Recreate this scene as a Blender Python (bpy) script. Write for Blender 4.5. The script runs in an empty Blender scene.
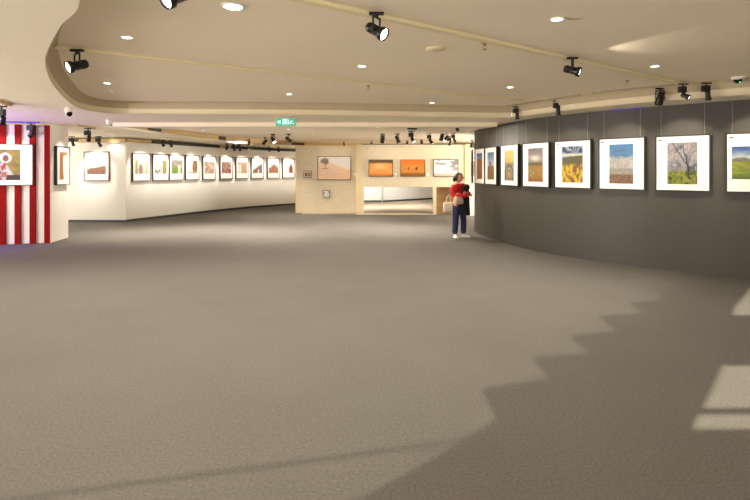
import bpy, bmesh, math, random
from mathutils import Vector, Matrix, noise
from mathutils.geometry import tessellate_polygon

C = bpy.context.scene.collection
PI = math.pi
H = 171.0            # horizon row of the photograph
EYE = 1.65
FOC = 500.0
CX = 375.0

def ray_at(px, py, depth):
    return Vector(((px - CX) / FOC * depth, depth, EYE - (py - H) / FOC * depth))
def depth_at_z(py, z):
    return (z - EYE) * FOC / (H - py)
def at_z(px, py, z):
    return ray_at(px, py, depth_at_z(py, z))

def lin(c):
    def f(v):
        v /= 255.0
        return v / 12.92 if v <= 0.04045 else ((v + 0.055) / 1.055) ** 2.4
    return tuple(f(max(0, min(255, v))) for v in c)

# ------------------------------------------------------------------ materials
def mat(name, rgb, rough=0.6, metal=0.0, nscale=0, namt=0.0, bump=0.0, bscale=0, emit=None, estr=0, spec=0.5):
    m = bpy.data.materials.new(name); m.use_nodes = True
    nt = m.node_tree; b = nt.nodes['Principled BSDF']
    col = (*lin(rgb), 1)
    b.inputs['Base Color'].default_value = col
    b.inputs['Roughness'].default_value = rough
    b.inputs['Metallic'].default_value = metal
    b.inputs['Specular IOR Level'].default_value = spec
    if nscale or bscale:
        tc = nt.nodes.new('ShaderNodeTexCoord')
    if nscale:
        n = nt.nodes.new('ShaderNodeTexNoise'); n.inputs['Scale'].default_value = nscale
        n.inputs['Detail'].default_value = 6
        nt.links.new(tc.outputs['Object'], n.inputs['Vector'])
        r = nt.nodes.new('ShaderNodeValToRGB')
        r.color_ramp.elements[0].position = 0.3; r.color_ramp.elements[1].position = 0.7
        r.color_ramp.elements[0].color = (*[v * (1 - namt) for v in col[:3]], 1)
        r.color_ramp.elements[1].color = (*[min(1, v * (1 + namt)) for v in col[:3]], 1)
        nt.links.new(n.outputs['Fac'], r.inputs['Fac'])
        nt.links.new(r.outputs['Color'], b.inputs['Base Color'])
    if bump:
        n2 = nt.nodes.new('ShaderNodeTexNoise'); n2.inputs['Scale'].default_value = bscale
        n2.inputs['Detail'].default_value = 3
        nt.links.new(tc.outputs['Object'], n2.inputs['Vector'])
        bp = nt.nodes.new('ShaderNodeBump'); bp.inputs['Strength'].default_value = bump
        bp.inputs['Distance'].default_value = 0.01
        nt.links.new(n2.outputs['Fac'], bp.inputs['Height'])
        nt.links.new(bp.outputs['Normal'], b.inputs['Normal'])
    if emit:
        b.inputs['Emission Color'].default_value = (*lin(emit), 1)
        b.inputs['Emission Strength'].default_value = estr
    return m

def carpet_mat():
    m = bpy.data.materials.new('carpet'); m.use_nodes = True
    nt = m.node_tree; b = nt.nodes['Principled BSDF']; N = nt.nodes.new; L = nt.links.new
    b.inputs['Roughness'].default_value = 0.95; b.inputs['Specular IOR Level'].default_value = 0.15
    tc = N('ShaderNodeTexCoord')
    fine = N('ShaderNodeTexNoise'); fine.inputs['Scale'].default_value = 55; fine.inputs['Detail'].default_value = 8; fine.inputs['Roughness'].default_value = .75
    big = N('ShaderNodeTexNoise'); big.inputs['Scale'].default_value = 1.3; big.inputs['Detail'].default_value = 4
    L(tc.outputs['Object'], fine.inputs['Vector']); L(tc.outputs['Object'], big.inputs['Vector'])
    r = N('ShaderNodeValToRGB')
    r.color_ramp.elements[0].position = 0.33; r.color_ramp.elements[1].position = 0.67
    r.color_ramp.elements[0].color = (*lin((90, 87, 81)), 1)
    r.color_ramp.elements[1].color = (*lin((119, 115, 109)), 1)
    L(fine.outputs['Fac'], r.inputs['Fac'])
    r2 = N('ShaderNodeValToRGB')
    r2.color_ramp.elements[0].color = (.94, .94, .94, 1); r2.color_ramp.elements[1].color = (1, 1, 1, 1)
    r2.color_ramp.elements[0].position = 0.35; r2.color_ramp.elements[1].position = 0.65
    L(big.outputs['Fac'], r2.inputs['Fac'])
    mx = N('ShaderNodeMix'); mx.data_type = 'RGBA'; mx.blend_type = 'MULTIPLY'; mx.inputs['Factor'].default_value = 1
    L(r.outputs['Color'], mx.inputs['A']); L(r2.outputs['Color'], mx.inputs['B'])
    L(mx.outputs['Result'], b.inputs['Base Color'])
    bp = N('ShaderNodeBump'); bp.inputs['Strength'].default_value = 0.15; bp.inputs['Distance'].default_value = 0.004
    L(fine.outputs['Fac'], bp.inputs['Height']); L(bp.outputs['Normal'], b.inputs['Normal'])
    return m

def panel_mat(name, a, bcol, scale=(1.0, 1.0, 9.0), rough=0.6):
    """cream board with faint horizontal weave / wood figure"""
    m = bpy.data.materials.new(name); m.use_nodes = True
    nt = m.node_tree; b = nt.nodes['Principled BSDF']; N = nt.nodes.new; L = nt.links.new
    b.inputs['Roughness'].default_value = rough
    tc = N('ShaderNodeTexCoord'); mp = N('ShaderNodeMapping'); mp.inputs['Scale'].default_value = scale
    n = N('ShaderNodeTexNoise'); n.inputs['Scale'].default_value = 2.2; n.inputs['Detail'].default_value = 7; n.inputs['Roughness'].default_value = .65
    L(tc.outputs['Object'], mp.inputs['Vector']); L(mp.outputs['Vector'], n.inputs['Vector'])
    r = N('ShaderNodeValToRGB')
    r.color_ramp.elements[0].position = 0.32; r.color_ramp.elements[1].position = 0.62
    r.color_ramp.elements[0].color = (*lin(a), 1); r.color_ramp.elements[1].color = (*lin(bcol), 1)
    L(n.outputs['Fac'], r.inputs['Fac']); L(r.outputs['Color'], b.inputs['Base Color'])
    return m

def emat(name, rgb, s):
    m = bpy.data.materials.new(name); m.use_nodes = True
    nt = m.node_tree; nt.nodes.clear()
    e = nt.nodes.new('ShaderNodeEmission'); o = nt.nodes.new('ShaderNodeOutputMaterial')
    e.inputs['Color'].default_value = (*lin(rgb), 1); e.inputs['Strength'].default_value = s
    nt.links.new(e.outputs[0], o.inputs[0]); return m

def film_mat(name, lo, z0, z1):
    """added window film that dims the sun and fades it out towards the head"""
    m = bpy.data.materials.new(name); m.use_nodes = True
    nt = m.node_tree; nt.nodes.clear(); N = nt.nodes.new; L = nt.links.new
    tc = N('ShaderNodeTexCoord'); sp = N('ShaderNodeSeparateXYZ'); L(tc.outputs['Object'], sp.inputs[0])
    mr = N('ShaderNodeMapRange'); mr.interpolation_type = 'SMOOTHSTEP'
    mr.inputs['From Min'].default_value = z0; mr.inputs['From Max'].default_value = z1
    mr.inputs['To Min'].default_value = lo; mr.inputs['To Max'].default_value = 0.0
    L(sp.outputs['Z'], mr.inputs['Value'])
    t = N('ShaderNodeBsdfTransparent'); L(mr.outputs[0], t.inputs['Color'])
    o = N('ShaderNodeOutputMaterial'); L(t.outputs[0], o.inputs[0]); return m

def print_mat():
    m = bpy.data.materials.new('photographic_print'); m.use_nodes = True
    nt = m.node_tree; b = nt.nodes['Principled BSDF']; N = nt.nodes.new; L = nt.links.new
    a = N('ShaderNodeAttribute'); a.attribute_name = 'Print'
    L(a.outputs['Color'], b.inputs['Base Color'])
    b.inputs['Roughness'].default_value = 0.4
    return m

M = {
 'carpet': carpet_mat(),
 'ceiling': mat('ceiling_paint', (248, 232, 206), 0.75, nscale=0.7, namt=.02),
 'soffit': mat('soffit_paint', (249, 235, 211), 0.75, nscale=0.7, namt=.02),
 'fascia': mat('fascia_shade', (186, 168, 136), 0.7),  # darker than the molding: the cove's shade is put into its colour
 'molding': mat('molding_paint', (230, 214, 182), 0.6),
 'white': mat('white_partition', (240, 236, 226), 0.6, nscale=1.2, namt=.012),
 'far_white': mat('far_white_panel', (238, 238, 236), 0.6),
 'cream': panel_mat('cream_board', (211, 198, 170), (225, 212, 185), (2.5, 2.5, 12)),
 'cream_edge': mat('cream_edge', (222, 203, 160), 0.55),
 'wood': panel_mat('wood_board', (190, 158, 108), (216, 186, 138), (2, 2, 10)),
 'grey': mat('dark_grey_partition', (63, 59, 51), 0.5, nscale=1.5, namt=.03),
 'plaster': mat('outer_plaster', (215, 205, 185), 0.8),
 'red': mat('red_slat', (138, 7, 3), 0.6, spec=.12),
 'stripe_white': mat('white_slat', (236, 228, 214), 0.5),
 'base_dark': mat('dark_skirting', (52, 52, 50), 0.5),
 'tan': mat('tan_rail', (205, 176, 126), 0.5),
 'dark_rail': mat('dark_rail', (58, 50, 38), 0.5),
 'track': mat('track_cream', (236, 220, 178), 0.45),
 'groove': mat('track_taupe', (150, 135, 110), 0.5),
 'black': mat('black_metal', (26, 25, 24), 0.38, metal=.2),
 'lens': emat('lamp_lens', (255, 248, 236), 4.5),
 'diffuser': emat('downlight_glow', (255, 248, 240), 6.0),
 'bright': emat('downlight_bright', (255, 250, 240), 40.0),
 'trimring': mat('downlight_ring', (245, 240, 228), 0.4),
 'frame_dark': mat('frame_dark_wood', (40, 34, 30), 0.4),
 'frame_brown': mat('frame_brown_wood', (86, 66, 46), 0.4),
 'frame_grey': mat('frame_grey_brown', (92, 76, 62), 0.4),
 'mat': mat('mat_board', (247, 244, 236), 0.7),
 'print': print_mat(),
 'wire': mat('hanging_wire', (165, 158, 142), 0.4, metal=.3),
 'ink': mat('printed_mark', (110, 70, 70), 0.6),
 'card': mat('caption_card', (250, 248, 242), 0.6),
 'plastic_white': mat('white_plastic', (238, 232, 222), 0.35),
 'plastic_black': mat('black_dome', (14, 16, 18), 0.1),
 'led': emat('camera_led', (60, 230, 160), 1.5),
 'brass': mat('sprinkler_brass', (170, 140, 90), 0.35, metal=.6),
 'exit_green': emat('exit_green', (60, 190, 140), .45),
 'exit_white': emat('exit_white', (225, 255, 238), .75),
 'exit_case': mat('exit_case', (196, 190, 172), 0.5),
 'vent': mat('vent_dark', (70, 60, 46), 0.6),
 'violet': emat('violet_strip', (110, 84, 205), .55),
 'violet_dim': emat('violet_strip_dim', (120, 96, 190), .28),
 'panel_light': emat('panel_light', (255, 248, 236), 3.0),
 'hair': mat('hair', (28, 22, 20), 0.5, bump=.5, bscale=160),
 'skin': mat('skin', (222, 150, 108), 0.55),
 'lip': mat('lip', (176, 88, 80), 0.5),
 'eye': mat('eye', (22, 18, 18), 0.3),
 'red_knit': mat('red_knit', (206, 20, 26), 0.85, nscale=30, namt=.12, bump=.3, bscale=150),
 'navy': mat('navy_denim', (42, 44, 84), 0.85, nscale=20, namt=.12),
 'shoe': mat('shoe_white', (232, 226, 220), 0.6),
 'band': mat('head_band', (198, 202, 198), 0.6),
 'coat': mat('black_coat', (30, 34, 36), 0.85, nscale=15, namt=.2),
 'bag': mat('beige_bag', (212, 186, 156), 0.7, nscale=18, namt=.2),
 'tote': mat('white_tote', (230, 220, 196), 0.8, nscale=14, namt=.05),
}

# ------------------------------------------------------------------ mesh helpers
class MB:
    def __init__(s): s.v = []; s.f = []; s.mi = []; s.sm = []
    def add(s, vs, fs, mi=0, smooth=False):
        b = len(s.v); s.v += [Vector(v) for v in vs]
        for f in fs: s.f.append(tuple(b + i for i in f)); s.mi.append(mi); s.sm.append(smooth)
        return s
    def box(s, lo, hi, mi=0, mx=None):
        x0, y0, z0 = lo; x1, y1, z1 = hi
        vs = [Vector(p) for p in ((x0,y0,z0),(x1,y0,z0),(x1,y1,z0),(x0,y1,z0),(x0,y0,z1),(x1,y0,z1),(x1,y1,z1),(x0,y1,z1))]
        if mx: vs = [mx @ v for v in vs]
        return s.add(vs, [(3,2,1,0),(4,5,6,7),(0,1,5,4),(1,2,6,5),(2,3,7,6),(3,0,4,7)], mi)
    def tube(s, pts, radii, n=12, mi=0, caps=True, squash=1.0):
        """swept tube through pts with one radius per point"""
        pts = [Vector(p) for p in pts]
        if not isinstance(radii, (list, tuple)): radii = [radii] * len(pts)
        vs = []; fs = []
        t0 = (pts[1] - pts[0]).normalized()
        up = Vector((0, 0, 1)) if abs(t0.z) < .9 else Vector((1, 0, 0))
        u = t0.cross(up).normalized()
        for i, p in enumerate(pts):
            if i == 0: t = pts[1] - pts[0]
            elif i == len(pts) - 1: t = pts[-1] - pts[-2]
            else: t = pts[i + 1] - pts[i - 1]
            t.normalize(); u = (u - t * u.dot(t)).normalized(); w = t.cross(u)
            for k in range(n):
                a = 2 * PI * k / n
                vs.append(p + (u * math.cos(a) + w * math.sin(a) * squash) * radii[i])
        for i in range(len(pts) - 1):
            for k in range(n):
                fs.append((i * n + k, i * n + (k + 1) % n, (i + 1) * n + (k + 1) % n, (i + 1) * n + k))
        s.add(vs, fs, mi, True)
        if caps:
            s.add(vs[:n], [tuple(range(n - 1, -1, -1))], mi)
            s.add(vs[-n:], [tuple(range(n))], mi)
        return s
    def lathe(s, prof, n=24, mi=0, mx=None, smooth=True):
        """profile of (radius, z) turned about z"""
        vs = []; fs = []
        for r, z in prof:
            for k in range(n):
                a = 2 * PI * k / n; v = Vector((r * math.cos(a), r * math.sin(a), z))
                vs.append(mx @ v if mx else v)
        for i in range(len(prof) - 1):
            for k in range(n):
                fs.append((i * n + k, i * n + (k + 1) % n, (i + 1) * n + (k + 1) % n, (i + 1) * n + k))
        return s.add(vs, fs, mi, smooth)
    def ball(s, c, r, n=14, mi=0, mx=None):
        c = Vector(c); rr = Vector(r) if hasattr(r, '__len__') else Vector((r, r, r))
        m = n // 2 + 1; vs = []; fs = []
        for i in range(m + 1):
            th = PI * i / m
            for k in range(n):
                a = 2 * PI * k / n
                v = Vector((math.sin(th) * math.cos(a) * rr.x, math.sin(th) * math.sin(a) * rr.y, math.cos(th) * rr.z))
                vs.append((mx @ v if mx else v) + c)
        for i in range(m):
            for k in range(n):
                fs.append((i * n + k, (i + 1) * n + k, (i + 1) * n + (k + 1) % n, i * n + (k + 1) % n))
        return s.add(vs, fs, mi, True)
    def wall(s, pts, z0, z1, thick, mi=0):
        """vertical slab along a plan polyline; thickness to the left of travel if positive"""
        n = len(pts); P = [Vector((p[0], p[1], 0)) for p in pts]; off = []
        for i in range(n):
            a = P[max(0, i - 1)]; b = P[min(n - 1, i + 1)]
            t = (b - a).normalized(); off.append(P[i] + Vector((-t.y, t.x, 0)) * thick)
        vs = []
        for i in range(n):
            for q in (P[i], off[i]):
                vs.append((q.x, q.y, z0)); vs.append((q.x, q.y, z1))
        fs = []
        for i in range(n - 1):
            a = i * 4; b = a + 4
            fs += [(a, b, b + 1, a + 1), (a + 2, a + 3, b + 3, b + 2), (a + 1, b + 1, b + 3, a + 3), (a, a + 2, b + 2, b)]
        fs += [(0, 1, 3, 2), (4 * n - 4, 4 * n - 2, 4 * n - 1, 4 * n - 3)]
        return s.add(vs, fs, mi)
    def build(s, name, mats, parent=None, loc=None, rot=None, smooth_angle=None):
        me = bpy.data.meshes.new(name)
        me.from_pydata([tuple(v) for v in s.v], [], s.f)
        if not isinstance(mats, (list, tuple)): mats = [mats]
        for m in mats: me.materials.append(m)
        for p, mi, sm in zip(me.polygons, s.mi, s.sm): p.material_index = mi; p.use_smooth = sm
        bm = bmesh.new(); bm.from_mesh(me); bmesh.ops.recalc_face_normals(bm, faces=bm.faces); bm.to_mesh(me); bm.free()
        me.update()
        o = bpy.data.objects.new(name, me); C.objects.link(o)
        if parent: o.parent = parent
        if loc is not None: o.location = loc
        if rot is not None: o.rotation_euler = rot
        return o

def bevel(o, w=0.004, seg=2):
    m = o.modifiers.new('bevel', 'BEVEL'); m.width = w; m.segments = seg; m.limit_method = 'ANGLE'; return o

def thing(name, label, cat, loc=(0, 0, 0), rotz=0, group=None):
    o = bpy.data.objects.new(name, None); C.objects.link(o)
    o.empty_display_size = .1; o.location = loc; o.rotation_euler = (0, 0, rotz)
    o['label'] = label; o['category'] = cat
    if group: o['group'] = group
    return o
def tag(o, label, cat, group=None):
    o['label'] = label; o['category'] = cat
    if group: o['group'] = group
    return o
def struct(o, label=None):
    o['kind'] = 'structure'
    if label: o['label'] = label
    return o
def dup(root, loc, rotz, label=None, group=None):
    r = root.copy(); C.objects.link(r); r.location = loc; r.rotation_euler = (0, 0, rotz)
    if label: r['label'] = label
    if group: r['group'] = group
    for ch in list(root.children):
        c = ch.copy(); C.objects.link(c); c.parent = r
        for g in list(ch.children):
            d = g.copy(); C.objects.link(d); d.parent = c
    return r

def spline(pts, sub=8):
    P = [Vector((p[0], p[1], 0)) for p in pts]; out = []
    for i in range(len(P) - 1):
        p0 = P[max(0, i - 1)]; p1 = P[i]; p2 = P[i + 1]; p3 = P[min(len(P) - 1, i + 2)]
        for k in range(sub):
            t = k / sub
            v = 0.5 * ((2 * p1) + (p2 - p0) * t + (2 * p0 - 5 * p1 + 4 * p2 - p3) * t * t + (3 * p1 - p0 - 3 * p2 + p3) * t ** 3)
            out.append((v.x, v.y))
    out.append((P[-1].x, P[-1].y)); return out

def slab(name, loops, z, m, t=0.0):
    vl = [[Vector((x, y, 0)) for x, y in lp] for lp in loops]
    flat = [v for lp in vl for v in lp]
    tris = tessellate_polygon(vl)
    mb = MB(); mb.add([(v.x, v.y, z) for v in flat], [tuple(t_) for t_ in tris])
    return mb.build(name, m)

def on_curve(curve, px):
    """where the sight line of image column px meets a plan polyline: point, unit tangent"""
    k = (px - CX) / FOC; best = None
    for (x0, y0), (x1, y1) in zip(curve, curve[1:]):
        a = x0 - k * y0; b = x1 - k * y1
        if a * b <= 0 and abs(a - b) > 1e-9:
            t = a / (a - b); p = Vector((x0 + (x1 - x0) * t, y0 + (y1 - y0) * t, 0))
            if best is None or p.y < best[0].y:
                best = (p, Vector((x1 - x0, y1 - y0, 0)).normalized())
    return best

# ------------------------------------------------------------------ plan of the place
ZC, ZS, ZB, ZF = 2.97, 2.74, 2.65, 2.85      # main ceiling, soffit, dropped band, far ceiling
REAR = -1.5

rec_left = spline([(-0.75, REAR + .05), (-0.9, 0.2), (-1.35, 2.1), (-1.90, 3.216), (-2.33, 3.72), (-2.69, 4.17), (-3.11, 4.72), (-3.33, 5.05),
                   (-3.62, 5.52), (-4.07, 6.32), (-4.57, 7.33), (-5.02, 8.33), (-5.16, 8.9), (-5.06, 9.35), (-4.7, 9.55)], 6)
rec_far = [(-4.0, 9.58), (-1.5, 9.7), (1.6, 10.12), (2.55, 10.25)]
rec_right = spline([(2.78, 10.2), (2.95, 9.9), (3.2, 9.42), (3.5, 8.9), (3.85, 8.42), (4.25, 8.0), (4.75, 7.6), (5.25, 7.15), (6.3, 6.45), (8.7, 5.4)], 5)
RECESS = rec_left + rec_far + rec_right + [(8.7, REAR + .05)]

beam = spline([(-5.9, 11.24), (-5.93, 12.0), (-5.86, 13.2), (-5.7, 14.8), (-5.35, 16.7), (-4.6, 18.6), (-3.3, 20.4), (-1.5, 21.4), (1.0, 21.9), (6.4, 22.1)], 6)
h2_right = [(6.4, 16.5), (4.0, 15.9), (2.6, 14.9), (2.25, 13.6), (2.4, 12.3), (2.75, 11.24)]
HOLE2 = beam + h2_right

dark = spline([(5.2, 15.6), (3.7, 15.1), (2.95, 14.35), (2.71, 13.5), (2.84, 12.3), (3.26, 10.45), (4.23, 8.94), (5.14, 8.09), (5.72, 7.6), (6.6, 7.05), (8.8, 6.1)], 8)
white_curve = spline([(-8.07, 16.2), (-7.58, 17.55), (-6.64, 20.1), (-5.57, 22.3), (-3.98, 24.5), (-2.2, 26.2), (-.8, 27.2)], 8)

# floor
fl = MB(); fl.box((-13.5, REAR - .1, -.06), (9.2, 31, 0)); struct(fl.build('floor', M['carpet']), 'grey brown carpet across the whole hall')
fl = MB(); fl.box((-2.8, 19.05, 0), (9.1, 30.9, .004)); struct(fl.build('floor_far', mat('pale_floor', (166, 157, 143), .6)), 'pale floor of the hall beyond the cream partitions')

# ceilings
struct(slab('ceiling', [[(-6.5, REAR - .3), (9.2, REAR - .3), (9.2, 11), (-6.5, 11)]], ZC, M['ceiling']), 'raised tan ceiling field')
struct(slab('ceiling_soffit', [[(-13.5, REAR - .3), (9.2, REAR - .3), (9.2, 31), (-13.5, 31)], RECESS, HOLE2], ZS, M['soffit']), 'lower ceiling ring around the raised field')
struct(slab('ceiling_far', [[(-6.4, 11.0), (6.6, 11.0), (6.6, 22.6), (-6.4, 22.6)]], ZF, M['ceiling']), 'far ceiling field')
band_poly = [(2.75, 11.24), (-5.9, 11.24)] + spline([(-5.88, 11.3), (-5.3, 11.55), (-4.75, 12.2), (-4.2, 13.2), (-3.6, 13.4)], 4) + [(0, 13.35), (2.25, 13.3), (2.4, 12.3)]
struct(slab('ceiling_band', [band_poly], ZB, M['soffit']), 'dropped ceiling band before the far field')

def fascia(name, pts, prof, m, closed=False, flip=1):
    """profile of (inward offset, z) swept along a plan polyline; inward is to the right of travel"""
    P = [Vector((p[0], p[1], 0)) for p in pts]; n = len(P); mb = MB(); vs = []
    for i in range(n):
        a = P[(i - 1) % n] if closed or i else P[0]; b = P[(i + 1) % n] if closed or i < n - 1 else P[-1]
        t = (b - a).normalized(); w = Vector((t.y, -t.x, 0)) * flip
        for o, z in prof: q = P[i] + w * o; vs.append((q.x, q.y, z))
    k = len(prof); fs = []
    for i in range(n if closed else n - 1):
        j = (i + 1) % n
        for q in range(k - 1): fs.append((i * k + q, j * k + q, j * k + q + 1, i * k + q + 1))
    mb.add(vs, fs, 0, True)
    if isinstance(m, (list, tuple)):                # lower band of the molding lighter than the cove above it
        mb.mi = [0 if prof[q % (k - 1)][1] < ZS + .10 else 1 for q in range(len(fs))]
    return mb.build(name, m)
prof = [(0.0, ZS), (-.012, ZS + .006), (-.012, ZS + .095), (0.0, ZS + .105), (.02, ZS + .108), (.022, ZS + .12), (.035, ZS + .16), (.06, ZS + .195), (.10, ZS + .222), (.11, ZC)]
prof_l = [(0.0, ZS), (-.008, ZS + .03), (0.0, ZS + .12), (.02, ZS + .17), (.055, ZS + .21), (.09, ZC)]
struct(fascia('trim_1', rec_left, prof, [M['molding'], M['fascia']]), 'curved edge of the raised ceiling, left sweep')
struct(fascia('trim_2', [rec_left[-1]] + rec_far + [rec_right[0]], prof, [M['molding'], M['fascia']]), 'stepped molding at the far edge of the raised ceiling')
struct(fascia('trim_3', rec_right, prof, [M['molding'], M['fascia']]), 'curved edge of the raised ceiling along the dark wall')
struct(fascia('trim_4', [(-5.9, 11.24), (2.75, 11.24)], [(0, ZS), (0, ZB)], M['soffit']), 'drop face of the ceiling band')
struct(fascia('trim_5', band_poly[2:], [(0, ZB), (0, ZF)], M['soffit']), 'back face of the ceiling band')
struct(fascia('trim_6', beam, [(0, ZS - .04), (0, ZF)], M['tan']), 'curved tan beam face')
struct(fascia('trim_7', h2_right, [(0, ZS), (0, ZF)], M['soffit']), 'edge of the far ceiling by the dark wall')
bb = MB(); bb.wall(beam[6:], ZS - .04, ZS + .0, -.0); 
struct(fascia('trim_8', beam[4:], [(-.28, ZS + .0), (-.28, ZS - .04), (0, ZS - .04)], M['soffit']), 'underside of the curved tan beam')

# outer shell
s = MB(); s.box((-13.6, REAR - .1, 0), (-13.5, 31, ZS)); struct(s.build('wall_outer_left', M['plaster']))
s = MB(); s.box((9.1, REAR - .1, 0), (9.2, 31, ZC)); struct(s.build('wall_outer_right', M['plaster']))
s = MB(); s.box((-13.5, 31, 0), (9.2, 31.1, ZS)); struct(s.build('wall_outer_far', M['plaster']))

# unseen rear wall, stepped stair edge and openings shaped to pattern the sun (behind the camera)
SL = 0.25
def zr(y): return (y - REAR) * SL
zig = [(.45, 2.98), (.805, 3.327), (.806, 3.784), (1.38, 3.986), (1.381, 4.435), (1.93, 4.53), (1.93, 5.0), (2.50, 5.19), (2.52, 5.69), (3.12, 5.82), (3.16, 6.27), (3.72, 6.4), (3.76, 6.9), (4.35, 7.05), (4.4, 7.6), (5.0, 7.8), (5.05, 8.3), (5.7, 8.5), (5.75, 9.3), (6.4, 9.4)]
low_line = lambda x: 1.1 * (x - 2.0) + 3.19 if x < 3.02 else (4.32 + 1.37 * (x - 3.02) if x < 4.1 else 5.8 + 1.05 * (x - 4.1))
r = MB()
def flat(poly, y0=REAR - .02, y1=REAR):
    vs = [(x, y0, z) for x, z in poly] + [(x, y1, z) for x, z in poly]; n = len(poly)
    fs = [tuple(range(n)), tuple(range(2 * n - 1, n - 1, -1))] + [(i, (i + 1) % n, n + (i + 1) % n, n + i) for i in range(n)]
    r.add(vs, fs)
band = [(x, zr(y)) for x, y in zig]
for (xa, za), (xb, zb) in zip(band, band[1:]):
    if xb - xa > 1e-2:
        flat([(xa, max(.3, zr(low_line(xa)))), (xb, max(.3, zr(low_line(xb)))), (xb, zb), (xa, za)])
for (xa, za), (xb, zb) in zip(band, band[1:]):     # risers leaning back a little
    if xb - xa <= 1e-3 and xa - xb > 1e-3:
        flat([(xb, za - .05), (xa, za), (xb, zb)])
flat([(-13.5, 0), (9.2, 0), (9.2, .78), (-13.5, .78)])
flat([(-13.5, .78), (-9.5, .78), (-9.5, ZC), (-13.5, ZC)])
flat([(-2.6, zr(2.33)), (.6, zr(3.07)), (.6, zr(3.095)), (-2.6, zr(2.35))])
flat([(-1.1, .78), (1.3, .78), (1.3, zr(3.19)), (.45, zr(2.98))])
for y0, y1, x0, x1 in ((1.6, 3.19, .3, 1.6), (3.40, 3.48, 2.1, 2.2), (4.25, 5.72, 2.94, 4.05)):
    flat([(x0, zr(y0)), (9.2, zr(y0) + .03), (9.2, zr(y1) + .03), (x1, zr(y1))])
flat([(6.3, .78), (9.2, .78), (9.2, ZC), (6.3, ZC)])
flat([(5.0, zr(7.2)), (9.2, zr(7.2)), (9.2, ZC), (5.0, ZC)])
struct(r.build('wall_rear', M['plaster']), 'unseen rear wall with stepped stair edge, cut to shape the sun')
g = MB()
for (xa, za), (xb, zb) in zip([(-9.5, .78), (.45, .78)] + band, [(.45, .78)] + band + [(6.4, ZC)]):
    if xb - xa > 1e-3: g.add([(xa, REAR - .05, za), (xb, REAR - .05, zb), (xb, REAR - .05, ZC), (xa, REAR - .05, ZC)], [(0, 1, 2, 3)])
struct(g.build('window_sun_film', film_mat('sun_dimming_film', 0.30, zr(5.6), zr(9.2))), 'added film dimming the sun in the unseen rear window')  # film added to weaken the sun above the stair edge

# left striped wall
A = Vector((-8.39, 11.18)); B = Vector((-7.45, 11.46)); d = (B - A).normalized()
st = MB()
Lw = A - d * 2.6
def P2(u, off=0):
    q = B - d * u; nrm = Vector((d.y, -d.x)); q = q + nrm * off; return q
def slat(u0, u1, off, mi, z1=2.70):
    a, b_, c, e = P2(u0, -.12), P2(u0, off), P2(u1, off), P2(u1, -.12)
    vs = [(q.x, q.y, 0) for q in (a, b_, c, e)] + [(q.x, q.y, z1) for q in (a, b_, c, e)]
    st.add(vs, [(0, 1, 2, 3), (7, 6, 5, 4), (0, 4, 5, 1), (1, 5, 6, 2), (2, 6, 7, 3), (3, 7, 4, 0)], mi)
per = 0.2915
slat(0, 3.6, -.06, 1)
for k in range(12): slat(k * per, k * per + .116, .0, 0)
struct(st.build('wall_left', [M['red'], M['stripe_white']]), 'red and white striped wall')
s = MB(); s.wall([(-7.45, 11.47), (-7.62, 12.42)], 0, 2.70, .1); struct(s.build('wall_left_end', M['white']), 'cream end face of the striped wall')

# white partitions
s = MB(); s.wall([(-10.6, 16.3), (-8.07, 16.2)], 0, 2.60, .08); struct(s.build('wall_left_panel', M['white']), 'flat white partition')
s = MB(); s.wall(white_curve, 0, 2.62, .08); struct(s.build('wall_left_curved', M['white']), 'long curved white partition')
def off_curve(cv, o):
    P = [Vector((p[0], p[1], 0)) for p in cv]; out = []
    for i in range(len(P)):
        t = (P[min(len(P) - 1, i + 1)] - P[max(0, i - 1)]).normalized(); q = P[i] + Vector((t.y, -t.x, 0)) * o; out.append((q.x, q.y))
    return out
s = MB(); s.wall(off_curve([(-10.6, 16.3), (-8.07, 16.2)], .015), 0, .06, .014); struct(s.build('baseboard_panel', M['base_dark']))
s = MB(); s.wall(off_curve(white_curve, .015), 0, .075, .014); struct(s.build('baseboard_left', M['base_dark']))
def px_range(cv, a, b): return [p for p in cv if a <= CX + p[0] / p[1] * FOC <= b]
wc_fine = []
for (x0, y0), (x1, y1) in zip(white_curve, white_curve[1:]):
    for k in range(6): wc_fine.append((x0 + (x1 - x0) * k / 6, y0 + (y1 - y0) * k / 6))
rail_c = off_curve(wc_fine, .06)
s = MB(); s.wall(off_curve([(-9.6, 16.26), (-8.07, 16.2)], .06), 2.57, 2.70, .05); s.wall(px_range(rail_c, 120, 152), 2.59, 2.71, .05); struct(s.build('trim_9', M['tan']), 'tan rail over the white partition')
s = MB(); s.wall(px_range(rail_c, 152, 220.6), 2.60, 2.72, .05); struct(s.build('trim_10', M['dark_rail']), 'dark rail over the curved partition')
s = MB(); s.wall(px_range(rail_c, 220, 231.6), 2.60, 2.72, .05); struct(s.build('trim_11', M['tan']), 'short tan piece in the dark rail')
s = MB(); s.wall(px_range(rail_c, 231, 300), 2.60, 2.72, .05); struct(s.build('trim_12', M['dark_rail']), 'dark rail far end')

# dark curved wall on the right
s = MB(); s.wall(dark, 0, ZS + .0, .12); struct(s.build('wall_right', M['grey']), 'dark grey curved wall')

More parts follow.
